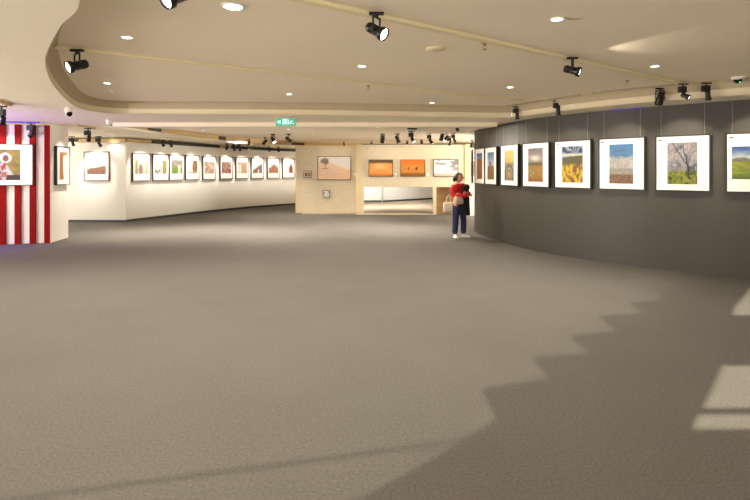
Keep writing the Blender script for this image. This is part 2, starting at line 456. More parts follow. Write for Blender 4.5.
# cream back partitions
YA, YB = 19.6, 18.9
def X(px, y): return (px - CX) / FOC * y
def Z(py, y): return EYE - (py - H) / FOC * y
s = MB()
xa0, xa1 = X(297.5, YA), X(357, YA); za = Z(146.5, YA)
s.box((xa0, YA, 0), (xa1, YA + .12, za)); struct(s.build('wall_back_left', M['cream']), 'cream partition with the desert tree photograph')
s = MB(); s.box((X(295.6, YA), YA - .03, 0), (xa0, YA + .15, za + .02)); s.box((X(356.2, YB), YB - .02, 0), (X(361.5, YB), YB + .5, Z(144.6, YB)))
s.box((xa0, YA - .02, za), (X(357, YA), YA + .14, za + .035)); s.box((X(465, YB), YB - .04, 0), (X(470.5, YB), YB + .2, Z(144.4, YB)))
struct(s.build('trim_13', M['cream_edge']), 'cream posts of the back partitions')
xb0, xb1 = X(361.5, YB), X(465, YB); zb = Z(144.6, YB)
xo0, xo1 = X(364, YB), X(433, YB); zo = Z(187, YB)
xn0, xn1 = X(436.4, YB), X(463.5, YB)
s = MB()
s.box((xb0, YB, zo), (xb1, YB + .12, zb))
s.box((xb0, YB, 0), (xo0, YB + .12, zo)); s.box((xo1, YB, 0), (xn0, YB + .12, zo)); s.box((xn1, YB, 0), (xb1, YB + .12, zo))
s.box((xo0, YB + .01, 0), (xo1, YB + .11, .035))
struct(s.build('wall_back_right', M['cream']), 'cream partition with a low opening')
s = MB(); s.box((xn0, YB + .55, 0), (xn1, YB + .6, zo)); s.box((xn0 - .01, YB + .12, 0), (xn0, YB + .6, zo)); s.box((xn1, YB + .12, 0), (xn1 + .01, YB + .6, zo)); s.box((xn0, YB + .12, zo - .01), (xn1, YB + .6, zo + .02))
struct(s.build('wall_niche', M['wood']), 'wood lined niche in the back partition')
s = MB(); s.box((xb0, YB - .015, zb), (xb1, YB + .13, zb + .03)); struct(s.build('trim_14', M['base_dark']), 'dark strip for the shadow line on top of the back partition')  # dark strip stands in for the shadow along the panel top
# far white wall seen through the opening
s = MB(); s.box((-3.5, 26.6, 0), (X(381.6, 26.6), 26.7, 2.6)); struct(s.build('wall_far', M['far_white']), 'far white partition, left piece')
s = MB(); s.wall([(X(383.2, 26.4), 26.4), (X(436, 29.3), 29.3), (9, 30.6)], 0, 2.6, .1); struct(s.build('wall_far_right', M['far_white']), 'far white partition, right piece')
s = MB(); s.box((-3.5, 26.57, 0), (X(381.6, 26.6), 26.6, .09)); struct(s.build('baseboard_far', M['base_dark']))
s = MB(); s.wall([(X(383.2, 26.37), 26.37), (X(436, 29.27), 29.27), (9, 30.57)], 0, .10, .03); struct(s.build('baseboard_far_right', M['base_dark']))
# beyond the gap beside the dark wall
s = MB(); s.box((X(468, 20.6), 20.6, 0), (6.5, 20.7, 2.6)); struct(s.build('wall_back_gap', M['white']), 'pale wall behind the gap beside the dark wall')
s = MB(); s.box((-.26, -.2, 0), (.26, .2, .62)); s.box((-.28, -.22, .62), (.28, .22, .66))
tag(bevel(s.build('display_plinth', M['plastic_white'], loc=(X(474, 18.7) + .02, 18.7, 0))), 'low white plinth in the gap between cream partition and dark wall', 'plinth')

# ------------------------------------------------------------------ pictures
def nz(u, v, sc, seed=0, oct_=3):
    return noise.fractal(Vector((u * sc, v * sc, seed * 7.3)), 1.0, 2.0, oct_) * .5 + .5
def mix(a, b, t):
    t = max(0, min(1, t)); return tuple(a[i] + (b[i] - a[i]) * t for i in range(3))
def sst(a, b, x):
    t = max(0, min(1, (x - a) / (b - a))); return t * t * (3 - 2 * t)

# u to the right 0..1, v upwards 0..1
def p_tower(u, v):
    sky = mix((150, 190, 230), (40, 100, 190), sst(.75, 1, v))
    c = mix((196, 140, 80), (150, 96, 50), nz(u, v, 6, 1))
    return mix(c, sky, sst(.78, .82, v + .05 * nz(u, 0, 9, 2)))
def p_sliver(u, v):
    return mix(mix((210, 190, 150), (160, 120, 70), nz(u, v, 7, 3)), (70, 120, 190), sst(.5, .6, v))
def p_lonetree(u, v):
    sky = mix((225, 230, 238), (70, 110, 180), sst(.45, .95, v - .15 * nz(u, v, 4, 4)))
    fld = mix((206, 140, 50), (120, 96, 30), nz(u * 3, v, 9, 5))
    fld = mix(fld, (150, 120, 40), sst(.5, 0, u))
    c = mix(fld, sky, sst(.49, .51, v))
    if (u - .45) ** 2 + ((v - .58) * 1.6) ** 2 < .012 + .006 * nz(u, v, 20, 6): c = (70, 58, 40)
    return c
def p_terraces(u, v):
    if v > .55:
        c = mix((250, 214, 60), (200, 150, 70), nz(u, v * 2, 6, 7)); c = mix(c, (140, 120, 100), sst(.62, .55, v)); return mix(c, (150, 130, 120), sst(.7, .8, nz(u, v, 9, 8)))
    d = math.hypot((u - .5) / .42, (v - .2) / .3); s = math.sin(d * 11)
    c = mix((104, 90, 84), (214, 200, 180), s * .5 + .5 * nz(u, v, 8, 9)); return mix((214, 168, 70), c, sst(.25, .6, d))
def p_sunset(u, v):
    sky = mix((120, 104, 110), (176, 160, 160), nz(u, v * 2, 5, 10)); g = math.exp(-(((u - .5) / .4) ** 2 + ((v - .70) / .1) ** 2)); sky = mix(sky, (255, 246, 228), g * 1.1)
    f = mix((150, 140, 40), (226, 150, 40), nz(u, v, 12, 11)); f = mix(f, (190, 190, 170), sst(.66, .75, nz(u, v, 14, 12)) * sst(.45, .3, v)); f = mix(f, (178, 90, 30), sst(.2, 0, v) * .7)
    hill = mix((120, 110, 50), f, sst(.52, .44, v)); return mix(hill, sky, sst(.55, .59, v))
def p_flowers(u, v):
    a = math.atan2(v - .78, u - .6); sky = mix((40, 70, 120), (190, 205, 225), .5 + .5 * math.sin(a * 9 + 6 * nz(u, v, 3, 13))); sky = mix(sky, (250, 246, 235), math.exp(-(((v - .76) / .05) ** 2)))
    hill = mix((94, 98, 50), (130, 116, 70), nz(u, v, 10, 14)); f = mix((130, 90, 40), (190, 130, 70), nz(u, v, 12, 15))
    f = mix(f, (255, 214, 20), sst(.5, .62, nz(u * 1.4, v, 6, 16) + .15 * math.exp(-(((u - .4) / .25) ** 2 + ((v - .3) / .2) ** 2))))
    c = mix(hill, f, sst(.56, .44, v)); return mix(c, sky, sst(.70 + .05 * (u - .5), .74 + .05 * (u - .5), v))
def p_pagoda(u, v):
    sky = mix((120, 176, 220), (70, 140, 204), v); c = sky
    cl = nz(u, v * 1.5, 5, 17); c = mix(c, mix((240, 232, 226), (190, 180, 180), nz(u, v, 14, 18)), sst(.72, .62, v + .12 * (cl - .5)))
    if .22 < v < .85 and abs(u - .45) < .28 and abs(((v * 9) % 1) - .5) < .16 and v > .68: c = mix(c, (110, 110, 116), .7)
    if v < .42: c = mix(mix((150, 160, 190), (214, 190, 120), nz(u, v, 10, 19)), c, sst(.36, .42, v))
    if v < .24: c = mix((206, 140, 50), (90, 60, 30), nz(u, v, 16, 20))
    return c
def p_blossom(u, v):
    sky = mix((70, 88, 128), (190, 196, 214), nz(u, v, 4, 21)); b = mix((236, 226, 228), (150, 140, 140), nz(u, v, 15, 22))
    c = mix(sky, b, sst(.42, .56, nz(u, v, 5, 23) + .2 * sst(.3, .6, v) - .06)); g = mix((120, 140, 30), (216, 206, 60), nz(u, v * 2, 7, 24)); g = mix(g, (70, 90, 30), sst(.55, .7, nz(u, v, 9, 25)))
    c = mix(g, c, sst(.26, .36, v + .1 * (nz(u, 0, 7, 26) - .5)))
    tx = .74 - .18 * (v - .15) - .2 * max(0, v - .5) + .02 * math.sin(v * 22)
    if v > .12 and abs(u - tx) < .035 * (1.25 - v): c = mix(c, (46, 40, 38), .85)
    if v > .5 and abs((u - .35) + .9 * (v - .8)) < .022: c = mix(c, (52, 46, 44), .7)
    return c
def p_valley(u, v):
    sky = mix((226, 232, 240), (56, 104, 180), sst(.62, 1, v - .2 * (nz(u, v * 2, 4, 27) - .5))); hill = mix((90, 96, 90), (170, 160, 130), nz(u, v, 9, 28))
    f = mix((216, 196, 40), (110, 150, 40), nz(u, v * 2, 6, 29)); f = mix(f, (200, 130, 70), sst(.55, .65, nz(u, v, 8, 30)) * sst(.3, .7, u)); f = mix(f, (96, 120, 40), sst(.2, .0, v))
    c = mix(f, hill, sst(.5, .56, v)); return mix(c, sky, sst(.63, .67, v + .1 * (nz(u, 0, 4, 31) - .5)))
def p_portrait(u, v):
    c = mix((196, 164, 60), (130, 112, 44), nz(u, v, 6, 32))
    if math.hypot((u - .38) / .26, (v - .72) / .17) < 1: c = (244, 240, 238)
    if math.hypot((u - .40) / .12, (v - .71) / .11) < 1: c = mix((176, 96, 66), (120, 60, 40), nz(u, v, 9, 33))
    if v < .55 and u < .25 + .9 * (.6 - v) + .1: c = mix((248, 246, 244), (206, 206, 216), nz(u, v, 7, 34))
    if v < .55 and u < .42 and nz(u, v, 5, 35) > .5: c = mix((216, 40, 46), (60, 60, 130), sst(.6, .75, nz(u, v, 8, 36)))
    if v < .17 and u > .4: c = (70, 48, 36)
    if .1 < v < .26 and .2 < u < .45: c = (204, 126, 92)
    return c
def p_veil(u, v):
    c = mix((214, 160, 96), (170, 110, 60), nz(u, v, 5, 37)); return mix(c, (250, 246, 240), sst(-.02, .03, (u - .42) - .25 * (v - .75) ** 2 - .1 * sst(.6, 1, v)) * sst(.93, .85, v))
def p_whitetown(u, v):
    c = (252, 250, 246); h = .28 + .12 * nz(u, 0, 4, 38) + .12 * u
    return mix(mix((176, 120, 84), (120, 90, 76), nz(u, v, 12, 39)), c, sst(h, h + .08, v))
def p_lady(u, v):
    c = mix((250, 248, 240), (236, 232, 214), nz(u, v, 4, 40))
    if u < .22: c = mix((150, 160, 80), (206, 200, 140), nz(u, v, 7, 41))
    if u > .78: c = mix((190, 200, 130), (236, 236, 214), nz(u, v, 6, 42))
    if math.hypot((u - .42) / .15, (v - .3) / .42) < 1: c = mix((206, 160, 150), (140, 120, 130), nz(u, v, 8, 43))
    return c
def p_yard(u, v):
    c = mix((250, 248, 242), (206, 204, 196), sst(.3, .9, nz(u, v, 5, 44)))
    if u > .68: c = mix((150, 140, 70), (196, 176, 110), nz(u, v, 8, 45))
    if v < .35 and u < .5 and nz(u, v, 9, 46) > .5: c = (130, 130, 134)
    return c
def p_green(u, v):
    c = mix((130, 120, 110), (196, 190, 184), nz(u, v, 6, 47)); c = mix(mix((96, 140, 46), (160, 190, 96), nz(u, v, 7, 48)), c, sst(.45, .6, v + .2 * (u - .3)))
    if abs(u - .72) < .12 and v < .75: c = mix((244, 236, 226), (214, 150, 110), sst(.5, .75, v))
    return c
def p_bride(u, v):
    c = (250, 246, 240)
    if math.hypot((u - .75) / .28, (v - .55) / .5) < 1: c = mix((190, 130, 84), (110, 80, 60), nz(u, v, 6, 49))
    if v < .12: c = mix((160, 140, 120), (240, 236, 230), nz(u, v, 9, 50))
    return c
def p_group(u, v):
    c = mix((230, 196, 160), (170, 120, 86), nz(u, v, 5, 51)); s_ = nz(u * 1.8, v, 6, 52)
    c = mix(c, (248, 242, 234), sst(.52, .6, s_)); return mix(c, (140, 70, 44), sst(.6, .7, nz(u, v, 8, 53)))
def p_crowd(u, v):
    c = mix((96, 70, 56), (236, 222, 204), sst(.35, .65, nz(u, v, 11, 54))); return mix(c, (176, 70, 44), sst(.5, .58, nz(u, v, 9, 55)))
def p_facade(u, v):
    c = mix((196, 150, 104), (226, 190, 150), nz(u, v, 6, 56))
    if math.hypot((u - .2) / .25, (v - .4) / .4) < 1: c = (246, 240, 232)
    if (u * 5) % 1 < .2 and v > .3: c = mix(c, (140, 96, 64), .6)
    return c
def p_roof(u, v):
    h = .25 + .75 * u; c = mix((170, 140, 112), (110, 90, 76), nz(u, v, 8, 57))
    if u > .5 and v < .35 and abs(u - .6) < .06: c = (245, 240, 230)
    return mix(c, (250, 248, 246), sst(h - .06, h + .06, v))
def p_dune(u, v):
    c = mix((206, 134, 92), (150, 106, 84), nz(u, v, 6, 58)); h = .45 + .4 * math.exp(-((u - .55) / .3) ** 2); return mix(c, (214, 214, 218), sst(h - .08, h + .06, v))
def p_monk(u, v):
    c = mix((250, 248, 246), (226, 226, 230), nz(u, v, 3, 59))
    if math.hypot((u - .78) / .22, (v - .3) / .5) < 1: c = mix((200, 84, 40), (140, 52, 30), nz(u, v, 7, 60))
    if math.hypot((u - .76) / .07, (v - .83) / .09) < 1: c = (120, 70, 50)
    return c
def p_desert(u, v):
    dv = .62 - .3 * u + .05 * math.sin(u * 5); sky = (246, 240, 240); c = mix((238, 196, 172), (248, 212, 184), nz(u, v * 3, 4, 61))
    c = mix(c, (255, 224, 190), .5 * sst(dv - .25, dv, v)); c = mix(c, sky, sst(dv + .1, dv + .22, v))
    if ((u - .2) / .15) ** 2 + ((v - .80) / .15) ** 2 < .8 + .8 * (nz(u, v, 16, 62) - .5): c = mix((130, 100, 84), (176, 150, 136), nz(u, v, 20, 63))
    if abs(u - .23 - .02 * math.sin(v * 30)) < .014 and .46 < v < .75: c = (140, 104, 88)
    if abs(v - .47) < .015 and .1 < u < .32: c = (196, 140, 120)
    return c
def p_ochre(u, v):
    c = mix((250, 178, 92), (240, 150, 62), nz(u, v * 4, 5, 64)); c = mix(c, (255, 214, 150), math.exp(-(((u - .45) / .3) ** 2 + ((v - .6) / .22) ** 2)) * .8); c = mix(c, (214, 120, 40), sst(.25, .0, v))
    c = mix(c, (104, 76, 44), sst(.80, .84, v + .06 * (u - .5) ** 2))
    if abs(v - .36) < .02 and .35 < u < .6: c = (206, 140, 90)
    return c
def p_camels(u, v):
    c = mix((232, 150, 60), (206, 128, 50), nz(u, v * 3, 5, 65)); c = mix(c, (252, 122, 14), sst(.68, .76, v)); c = mix(c, (150, 96, 34), sst(.24, .14, v))
    for cx_, w in ((.33, .03), (.66, .05)):
        if math.hypot((u - cx_) / w, (v - .47) / .1) < 1: c = (96, 56, 24)
    return c
def p_branches(u, v):
    c = mix((250, 248, 248), (226, 226, 230), nz(u, v, 4, 66)); t = nz(u * .7, v * 1.5, 4, 67, 5)
    c = mix(c, (150, 146, 148), sst(.52, .64, t + .25 * (u - .55)) * sst(.2, .5, v)); c = mix(c, (206, 180, 160), sst(.22, .1, v) * .7); return c
def p_fragment(u, v):
    return mix(mix((226, 170, 130), (206, 190, 190), nz(u, v, 6, 68)), (240, 230, 220), sst(.5, .6, nz(u, v, 8, 69)))
def p_smalla(u, v):
    c = (226, 216, 206)
    if .1 < u < .9 and .12 < v < .8: c = mix((170, 90, 60), (90, 70, 80), nz(u, v, 7, 70))
    if .4 < u < .7 and .2 < v < .7: c = (226, 160, 70)
    return c
def p_smallb(u, v):
    c = (236, 230, 226)
    if v < .85: c = mix((250, 246, 240), (150, 130, 140), sst(.5, .7, nz(u, v, 7, 71)))
    return c

def print_mesh(w, h, fn, nx, ny, parent, z0, y=-.001, ink=.66):
    """flat print in the xz plane facing -y, coloured per vertex of a fine grid"""
    me = bpy.data.meshes.new('print'); vs = []; fs = []; cols = []
    for j in range(ny + 1):
        for i in range(nx + 1):
            u = i / nx; v = j / ny; vs.append(((u - .5) * w, y, z0 + v * h)); cols.append((*[q * ink for q in lin(fn(u, v))], 1))
    for j in range(ny):
        for i in range(nx):
            a = j * (nx + 1) + i; fs.append((a, a + 1, a + nx + 2, a + nx + 1))
    k = len(vs)                                  # thickness of the sheet
    t = .002
    for (u, v) in ((0, 0), (1, 0), (1, 1), (0, 1)): vs.append(((u - .5) * w, y + t, z0 + v * h)); cols.append((.9, .9, .88, 1))
    c0, c1, c2, c3 = 0, nx, (nx + 1) * (ny + 1) - 1, (nx + 1) * ny
    fs.append((k + 3, k + 2, k + 1, k))
    me.from_pydata(vs, [], fs); me.materials.append(M['print'])
    ca = me.color_attributes.new('Print', 'FLOAT_COLOR', 'POINT'); ca.data.foreach_set('color', [q for c in cols for q in c])
    o = bpy.data.objects.new('print', me); C.objects.link(o); o.parent = parent; return o

_cache = {}
def frame_mesh(w, h, b, dep, m):
    key = ('f', w, h, b, dep, m.name)
    if key not in _cache:
        mb = MB(); o = [(-w/2, 0), (w/2, 0), (w/2, h), (-w/2, h)]; i = [(-w/2+b, b), (w/2-b, b), (w/2-b, h-b), (-w/2+b, h-b)]
        vs = [(x, -dep, z) for x, z in o] + [(x, -dep, z) for x, z in i] + [(x, 0, z) for x, z in o] + [(x, 0, z) for x, z in i]; fs = []
        for k in range(4):
            l = (k + 1) % 4; fs += [(k, l, 4 + l, 4 + k), (8 + k, 12 + k, 12 + l, 8 + l), (k, 8 + k, 8 + l, l), (4 + k, 4 + l, 12 + l, 12 + k)]
        mb.add(vs, fs); ob = mb.build('frame', m); _cache[key] = ob.data; bpy.data.objects.remove(ob)
    return _cache[key]
def mat_mesh(w, h, b, dep):
    key = ('m', w, h, b, dep)
    if key not in _cache:
        mb = MB(); mb.box((-w/2 + b, -dep + .012, b), (w/2 - b, -dep + .016, h - b)); ob = mb.build('mat_board', M['mat']); _cache[key] = ob.data; bpy.data.objects.remove(ob)
    return _cache[key]
def link(name, me, parent):
    o = bpy.data.objects.new(name, me); C.objects.link(o); o.parent = parent; return o

def picture(loc, rotz, w, h, label, fn, iw, ih, group, ioff=(0, None), b=.022, dep=.04, fm='frame_dark', mount=True, res=(26, 36), wire_to=None, mark=False):
    """loc: bottom centre of the back of the frame, front facing local -y"""
    t = thing('framed_photograph', label, 'picture', loc, rotz, group)
    link('frame', frame_mesh(w, h, b, dep, M[fm]), t)
    z0 = (h - ih) / 2 if ioff[1] is None else ioff[1]
    if mount: link('mat_board', mat_mesh(w, h, b, dep), t)
    p = print_mesh(iw, ih, fn, res[0], res[1], t, z0, -dep + .009, (.5 if loc[0] > 1 or label.startswith('photograph of a person') else .66) if mount else .9); p.location.x = ioff[0]
    if mark:
        k = MB(); k.box((-w/2 + .05, -dep + .0105, h - .085), (-w/2 + .10, -dep + .0125, h - .062))
        for q in range(5): k.box((-w/2 + .115 + q * .02, -dep + .0105, h - .08), (-w/2 + .127 + q * .02, -dep + .0125, h - .074))
        k.build('caption_mark', M['ink'], t)
    if wire_to:
        for sx in (-1, 1):
            k = MB(); k.tube([(sx * w * .39, -.012, h - .01), (sx * w * .39, -.012, wire_to - loc[2])], .002, 6)
            k.build('hanging_wire', M['wire'], t)
    return t

spots = []       # (target point, wall normal) for the picture lights
# right wall
RW = [
 (None, 'sliver of a blue and tan photograph at the far rounded end of the dark wall', p_sliver, .40, .66, False),
 (482.2, 'photograph of a tan tower under blue sky, on the dark wall', p_tower, .40, .66, False),
 (493.4, 'photograph of a lone tree on a golden field, on the dark wall', p_lonetree, .40, .66, False),
 (512.0, 'photograph of swirling terraces below a yellow sky, on the dark wall', p_terraces, .42, .68, False),
 (538.0, 'photograph of a pale sunset over a flower meadow, on the dark wall', p_sunset, .43, .69, True),
 (574.4, 'photograph of bright yellow flowers under a rayed blue sky', p_flowers, .44, .69, True),
 (622.6, 'photograph of white cherry blossom and orange shrubs under clear blue sky', p_pagoda, .40, .69, True),
 (682.8, 'photograph of a blossoming tree with dark trunk over green grass', p_blossom, .42, .68, True),
 (757.0, 'landscape format photograph of a green and yellow valley, cut by the right picture edge', p_valley, .62, .50, True),
]
for i, (px, lab, fn, iw, ih, mk) in enumerate(RW):
    if px is None:
        p = Vector((2.775, 13.98, 0)); t = Vector((-.17, -.98, 0)).normalized(); px = 474
    else: p, t = on_curve(dark, px)
    n = Vector((t.y, -t.x, 0)); n = n if n.dot(-p) > 0 else -n
    tt = Vector((-n.y, n.x, 0)); rot = math.atan2(tt.y, tt.x)
    loc = p + n * .035; loc.z = 1.315
    picture(loc, rot, .72 if px < 500 else .78, .92, lab, fn, iw, ih, 'framed photographs on the dark curved wall', wire_to=2.72, mark=mk, res=(44, 66) if px > 505 else (20, 36), dep=.045)
    spots.append((p + Vector((0, 0, 1.78)), n, 'R', px))

# white curved wall
WW = [
 (140.2, 'photograph of a figure between green margins, nearest on the curved white wall', p_lady, .56, .46),
 (159.5, 'pale photograph of a white courtyard with an olive tree at its right', p_yard, .56, .46),
 (175.4, 'photograph with vivid green grass and a pale figure', p_green, .56, .50),
 (191.2, 'mostly white photograph with a brown figure at its right', p_bride, .56, .50),
 (208.2, 'photograph of several people in white and brown', p_group, .60, .46),
 (225.2, 'photograph of a red and dark crowd', p_crowd, .58, .48),
 (241.2, 'photograph of a tan building facade with a white patch at left', p_facade, .58, .48),
 (256.6, 'photograph of a rising grey brown roof against white sky', p_roof, .58, .46),
 (272.6, 'photograph of an orange mound below grey sky', p_dune, .60, .46),
 (287.7, 'photograph of a figure in red robes, last before the cream partition', p_monk, .56, .48),
]
for px, lab, fn, iw, ih in WW:
    p, t = on_curve(white_curve, px)
    n = Vector((t.y, -t.x, 0)); n = n if n.dot(-p) > 0 else -n
    tt = Vector((-n.y, n.x, 0)); rot = math.atan2(tt.y, tt.x)
    loc = p + n * .025; loc.z = 1.305
    picture(loc, rot, .77, .94, lab, fn, iw, ih, 'framed photographs on the curved white wall', ioff=(0, .25), fm='frame_brown', b=.03, dep=.05, res=(22, 20))
    spots.append((p + Vector((0, 0, 1.78)), n, 'W', px))
# flat white panel
loc = Vector((X(97.2, 16.22), 16.22, Z(181, 16.22)))
picture(loc, math.atan2(-.1, 2.53), .84, .95, 'photograph of brown buildings under white sky, alone on the flat white partition', p_whitetown, .62, .50, 'framed photographs on the left', ioff=(0, .22), fm='frame_brown', b=.025, dep=.05, res=(24, 20))
spots.append((Vector((loc.x, 16.25, 1.78)), Vector((0, -1, 0)), 'W', 97))
# striped wall + its end face
nrm = Vector((d.y, -d.x, 0)); cen = A + (B - A) * ((10.4) / 50.0) ; 
q = ray_at(9.0, 171, 1); k = q.x / q.y
uu = (A.x - k * A.y) / (k * d.y - d.x); cen = A + d * uu
loc = Vector((cen.x, cen.y, 1.325)) + nrm * .005
picture(loc, math.atan2(d.y, d.x), .97, .93, 'photograph of a person in a white head cloth, hung on the red and white stripes', p_portrait, .47, .69, 'framed photographs on the left', dep=.05, b=.016, fm='frame_grey', res=(30, 44))
spots.append((Vector((cen.x, cen.y, 1.78)), nrm, 'S', 10))
e0 = Vector((-7.45, 11.47, 0)); e1 = Vector((-7.62, 12.42, 0)); et = (e1 - e0).normalized(); en = Vector((et.y, -et.x, 0))
p, t = on_curve([(-7.45, 11.47), (-7.62, 12.42)], 60.6)
loc = p + en * .01; loc.z = 1.315
picture(loc, math.atan2(et.y, et.x), .72, .92, 'photograph of a white veil on brown, on the cream end of the striped wall', p_veil, .40, .66, 'framed photographs on the left', dep=.06, res=(16, 24))
spots.append((p + Vector((0, 0, 1.85)), en, 'E', 60))

# back wall pictures (frames without mats)
def flatpic(px0, px1, py0, py1, Y, label, fn, res, fm='frame_brown', dep=.05, b=.022):
    x0, x1 = X(px0, Y - dep), X(px1, Y - dep); z1, z0 = Z(py0, Y - dep), Z(py1, Y - dep); w = x1 - x0; h = z1 - z0
    picture(Vector(((x0 + x1) / 2, Y - .004, z0)), 0, w, h, label, fn, w - 2 * b + .004, h - 2 * b + .004, 'framed photographs on the cream partitions', b=b, dep=dep, fm=fm, mount=False, res=res)
    spots.append((Vector(((x0 + x1) / 2, Y, (z0 + z1) / 2)), Vector((0, -1, 0)), 'B' if w > .6 else '-', (px0 + px1) / 2))
flatpic(317.5, 351, 156.2, 180, YA, 'wide pink desert photograph with a tree at its upper left', p_desert, (48, 34), 'frame_grey')
flatpic(368.6, 393, 159.6, 176.6, YB, 'ochre dune photograph with a dark brown top strip', p_ochre, (36, 26))
flatpic(400.4, 425.2, 159.6, 176.6, YB, 'orange desert photograph with two small dark animals', p_camels, (36, 26))
flatpic(433.4, 458.4, 159.1, 176.6, YB, 'pale photograph of grey branches on white, above the woman', p_branches, (40, 28))
flatpic(303.6, 311.8, 170.8, 177.6, YA, 'small framed photograph with an orange spot, left of the pink desert', p_smalla, (12, 10), 'frame_grey', .08, .02)
flatpic(322.6, 329.8, 190.2, 197.8, YA, 'small pale framed photograph hung low under the pink desert', p_smallb, (12, 10), 'frame_grey', .08, .02)
loc = Vector((X(473.5, 20.6), 20.595, Z(180, 20.6)))
picture(loc, 0, .62, .92, 'pale orange photograph glimpsed in the gap beside the dark wall', p_fragment, .5, .6, 'framed photographs on the cream partitions', res=(10, 12), fm='frame_brown')
for px, py, Y_, lab in ((355, 174.2, YA - .0, 'small white caption card to the right of the pink desert'), (395.6, 174.2, YB, 'small white caption card beside the ochre dunes'), (427.8, 174.4, YB, 'small white caption card beside the orange desert')):
    k = MB(); k.box((-.045, -.012, -.05), (.045, 0, .05)); o = k.build('caption_card_picture', M['card'], loc=(X(px, Y_), Y_ - .001, Z(py, Y_)))
    o.name = 'caption_card'; tag(o, lab, 'card', 'caption cards'); o['note'] = ''; del o['note']

# ------------------------------------------------------------------ lamps
def light(name, kind, loc, power, col=(1, .86, .68), target=None, direction=None, size=.03, angle=None, blend=.5):
    l = bpy.data.lights.new(name, kind); l.energy = power; l.color = col
    if kind in ('SPOT', 'POINT'): l.shadow_soft_size = size
    if kind == 'SPOT': l.spot_size = math.radians(angle or 60); l.spot_blend = blend
    o = bpy.data.objects.new(name, l); C.objects.link(o); o.location = loc
    if target is not None: direction = Vector(target) - Vector(loc)
    if direction is not None: o.rotation_euler = Vector(direction).to_track_quat('-Z', 'Y').to_euler()
    return o
WARM = (1.0, .90, .77)
NEUT = (1.0, .93, .83)
P_DARK, P_WHITE, P_BACK, P_DOWN = 50, 50, 10, 58

for p, n, kind, px in spots:
    if kind == 'R':
        if px < 478: continue
        L0 = p + n * 1.15; L0.z = 2.86 if px > 520 else 2.68
        light('picture_spot', 'SPOT', L0, P_DARK, (1, .88, .68), target=p + Vector((0, 0, -.02)), angle=58, blend=.75, size=.03)
    elif kind == 'W':
        L0 = p + n * .95; L0.z = 2.62
        light('picture_spot', 'SPOT', L0, P_WHITE, NEUT, target=p - Vector((0, 0, .05)), angle=56, blend=.55, size=.03)
    elif kind == 'B':
        L0 = p + n * 1.7; L0.z = 2.74
        light('picture_spot', 'SPOT', L0, P_BACK * 1.6, (1, .88, .68), target=p - Vector((0, 0, .15)), angle=85, blend=.9, size=.04)
    elif kind == 'S':
        L0 = p + n * 1.0; L0.z = 2.6
        light('picture_spot', 'SPOT', L0, 34, NEUT, target=p + Vector((-.1, 0, .05)), angle=62, blend=.5, size=.02)
    elif kind == 'E':
        L0 = p + n * .7; L0.z = 2.6
        light('picture_spot', 'SPOT', L0, 20, NEUT, target=p, angle=60, blend=.7, size=.02)

# recessed downlights
def downlight_proto():
    t = thing('recessed_downlight', 'x', 'downlight', (0, 0, 0))
    k = MB(); k.lathe([(.062, 0.001), (.078, .001), (.082, -.004), (.078, -.010), (.066, -.012), (.060, -.004)], 24); k.build('trim_ring', M['trimring'], t)
    k = MB(); k.lathe([(.0, -.006), (.03, -.0065), (.062, -.003)], 24); k.build('diffuser', M['diffuser'], t)
    return t
DL = [
 (233, 6, ZC, 'brilliant glaring downlight near the upper edge of the raised ceiling'),
 (127, 37, ZC, 'round downlight above the near end of the left lighting track'),
 (107, 83, ZC, 'round downlight close to the left curve of the raised ceiling'),
 (289, 94, ZC, 'small round downlight just above the green exit sign'),
 (362, 66, ZC, 'round downlight below the spotlight at centre ceiling'),
 (432, 102.6, ZC, 'small downlight at the far molding of the raised ceiling'),
 (557, 19, ZC, 'round downlight beside the scratch on the raised ceiling'),
 (655, 66, ZC, 'oval looking downlight nearest the spotlights over the dark wall'),
 (510, 87, ZC, 'round downlight between the two long lighting tracks at right'),
 (289, 129, ZB, 'tiny downlight just below the green exit sign'),
 (203, 130, ZB, 'tiny downlight at the left of the dropped ceiling band'),
 (378, 127.3, ZB, 'tiny downlight at the centre of the dropped ceiling band'),
 (344, 136.2, ZF, 'glowing small downlight above the cream partition posts'),
 (312, 135.2, ZF, 'faint small downlight above the pink desert photograph'),
 (112, 137, ZS, 'small downlight above the flat white partition'),
]
dproto = None
for i, (px, py, z, lab) in enumerate(DL):
    loc = at_z(px, py, z)
    if dproto is None:
        dproto = downlight_proto(); o = dproto; o.location = loc; o['label'] = lab; o['group'] = 'recessed downlights'
    else: o = dup(dproto, loc, 0, lab, 'recessed downlights')
    o.scale = (1.15, 1.15, 1) if i == 0 else (.78, .78, .8)
    if i == 0:
        for c in o.children:
            if c.name.startswith('diffuser'): bright_me = c.data.copy(); plain = c.data
    light('downlight_lamp', 'SPOT', loc - Vector((0, 0, .03)), (P_DOWN * (2.2 if loc.y > 7 else 1) if z == ZC else P_DOWN * 1.5) * (.5 if px == 432 else .12 if px == 112 else 1), WARM, direction=(0, 0, -1), angle=130, blend=1, size=.06)
bright_me.materials[0] = M['bright']
for c in dproto.children:
    if c.name.startswith('diffuser'): c.data = bright_me

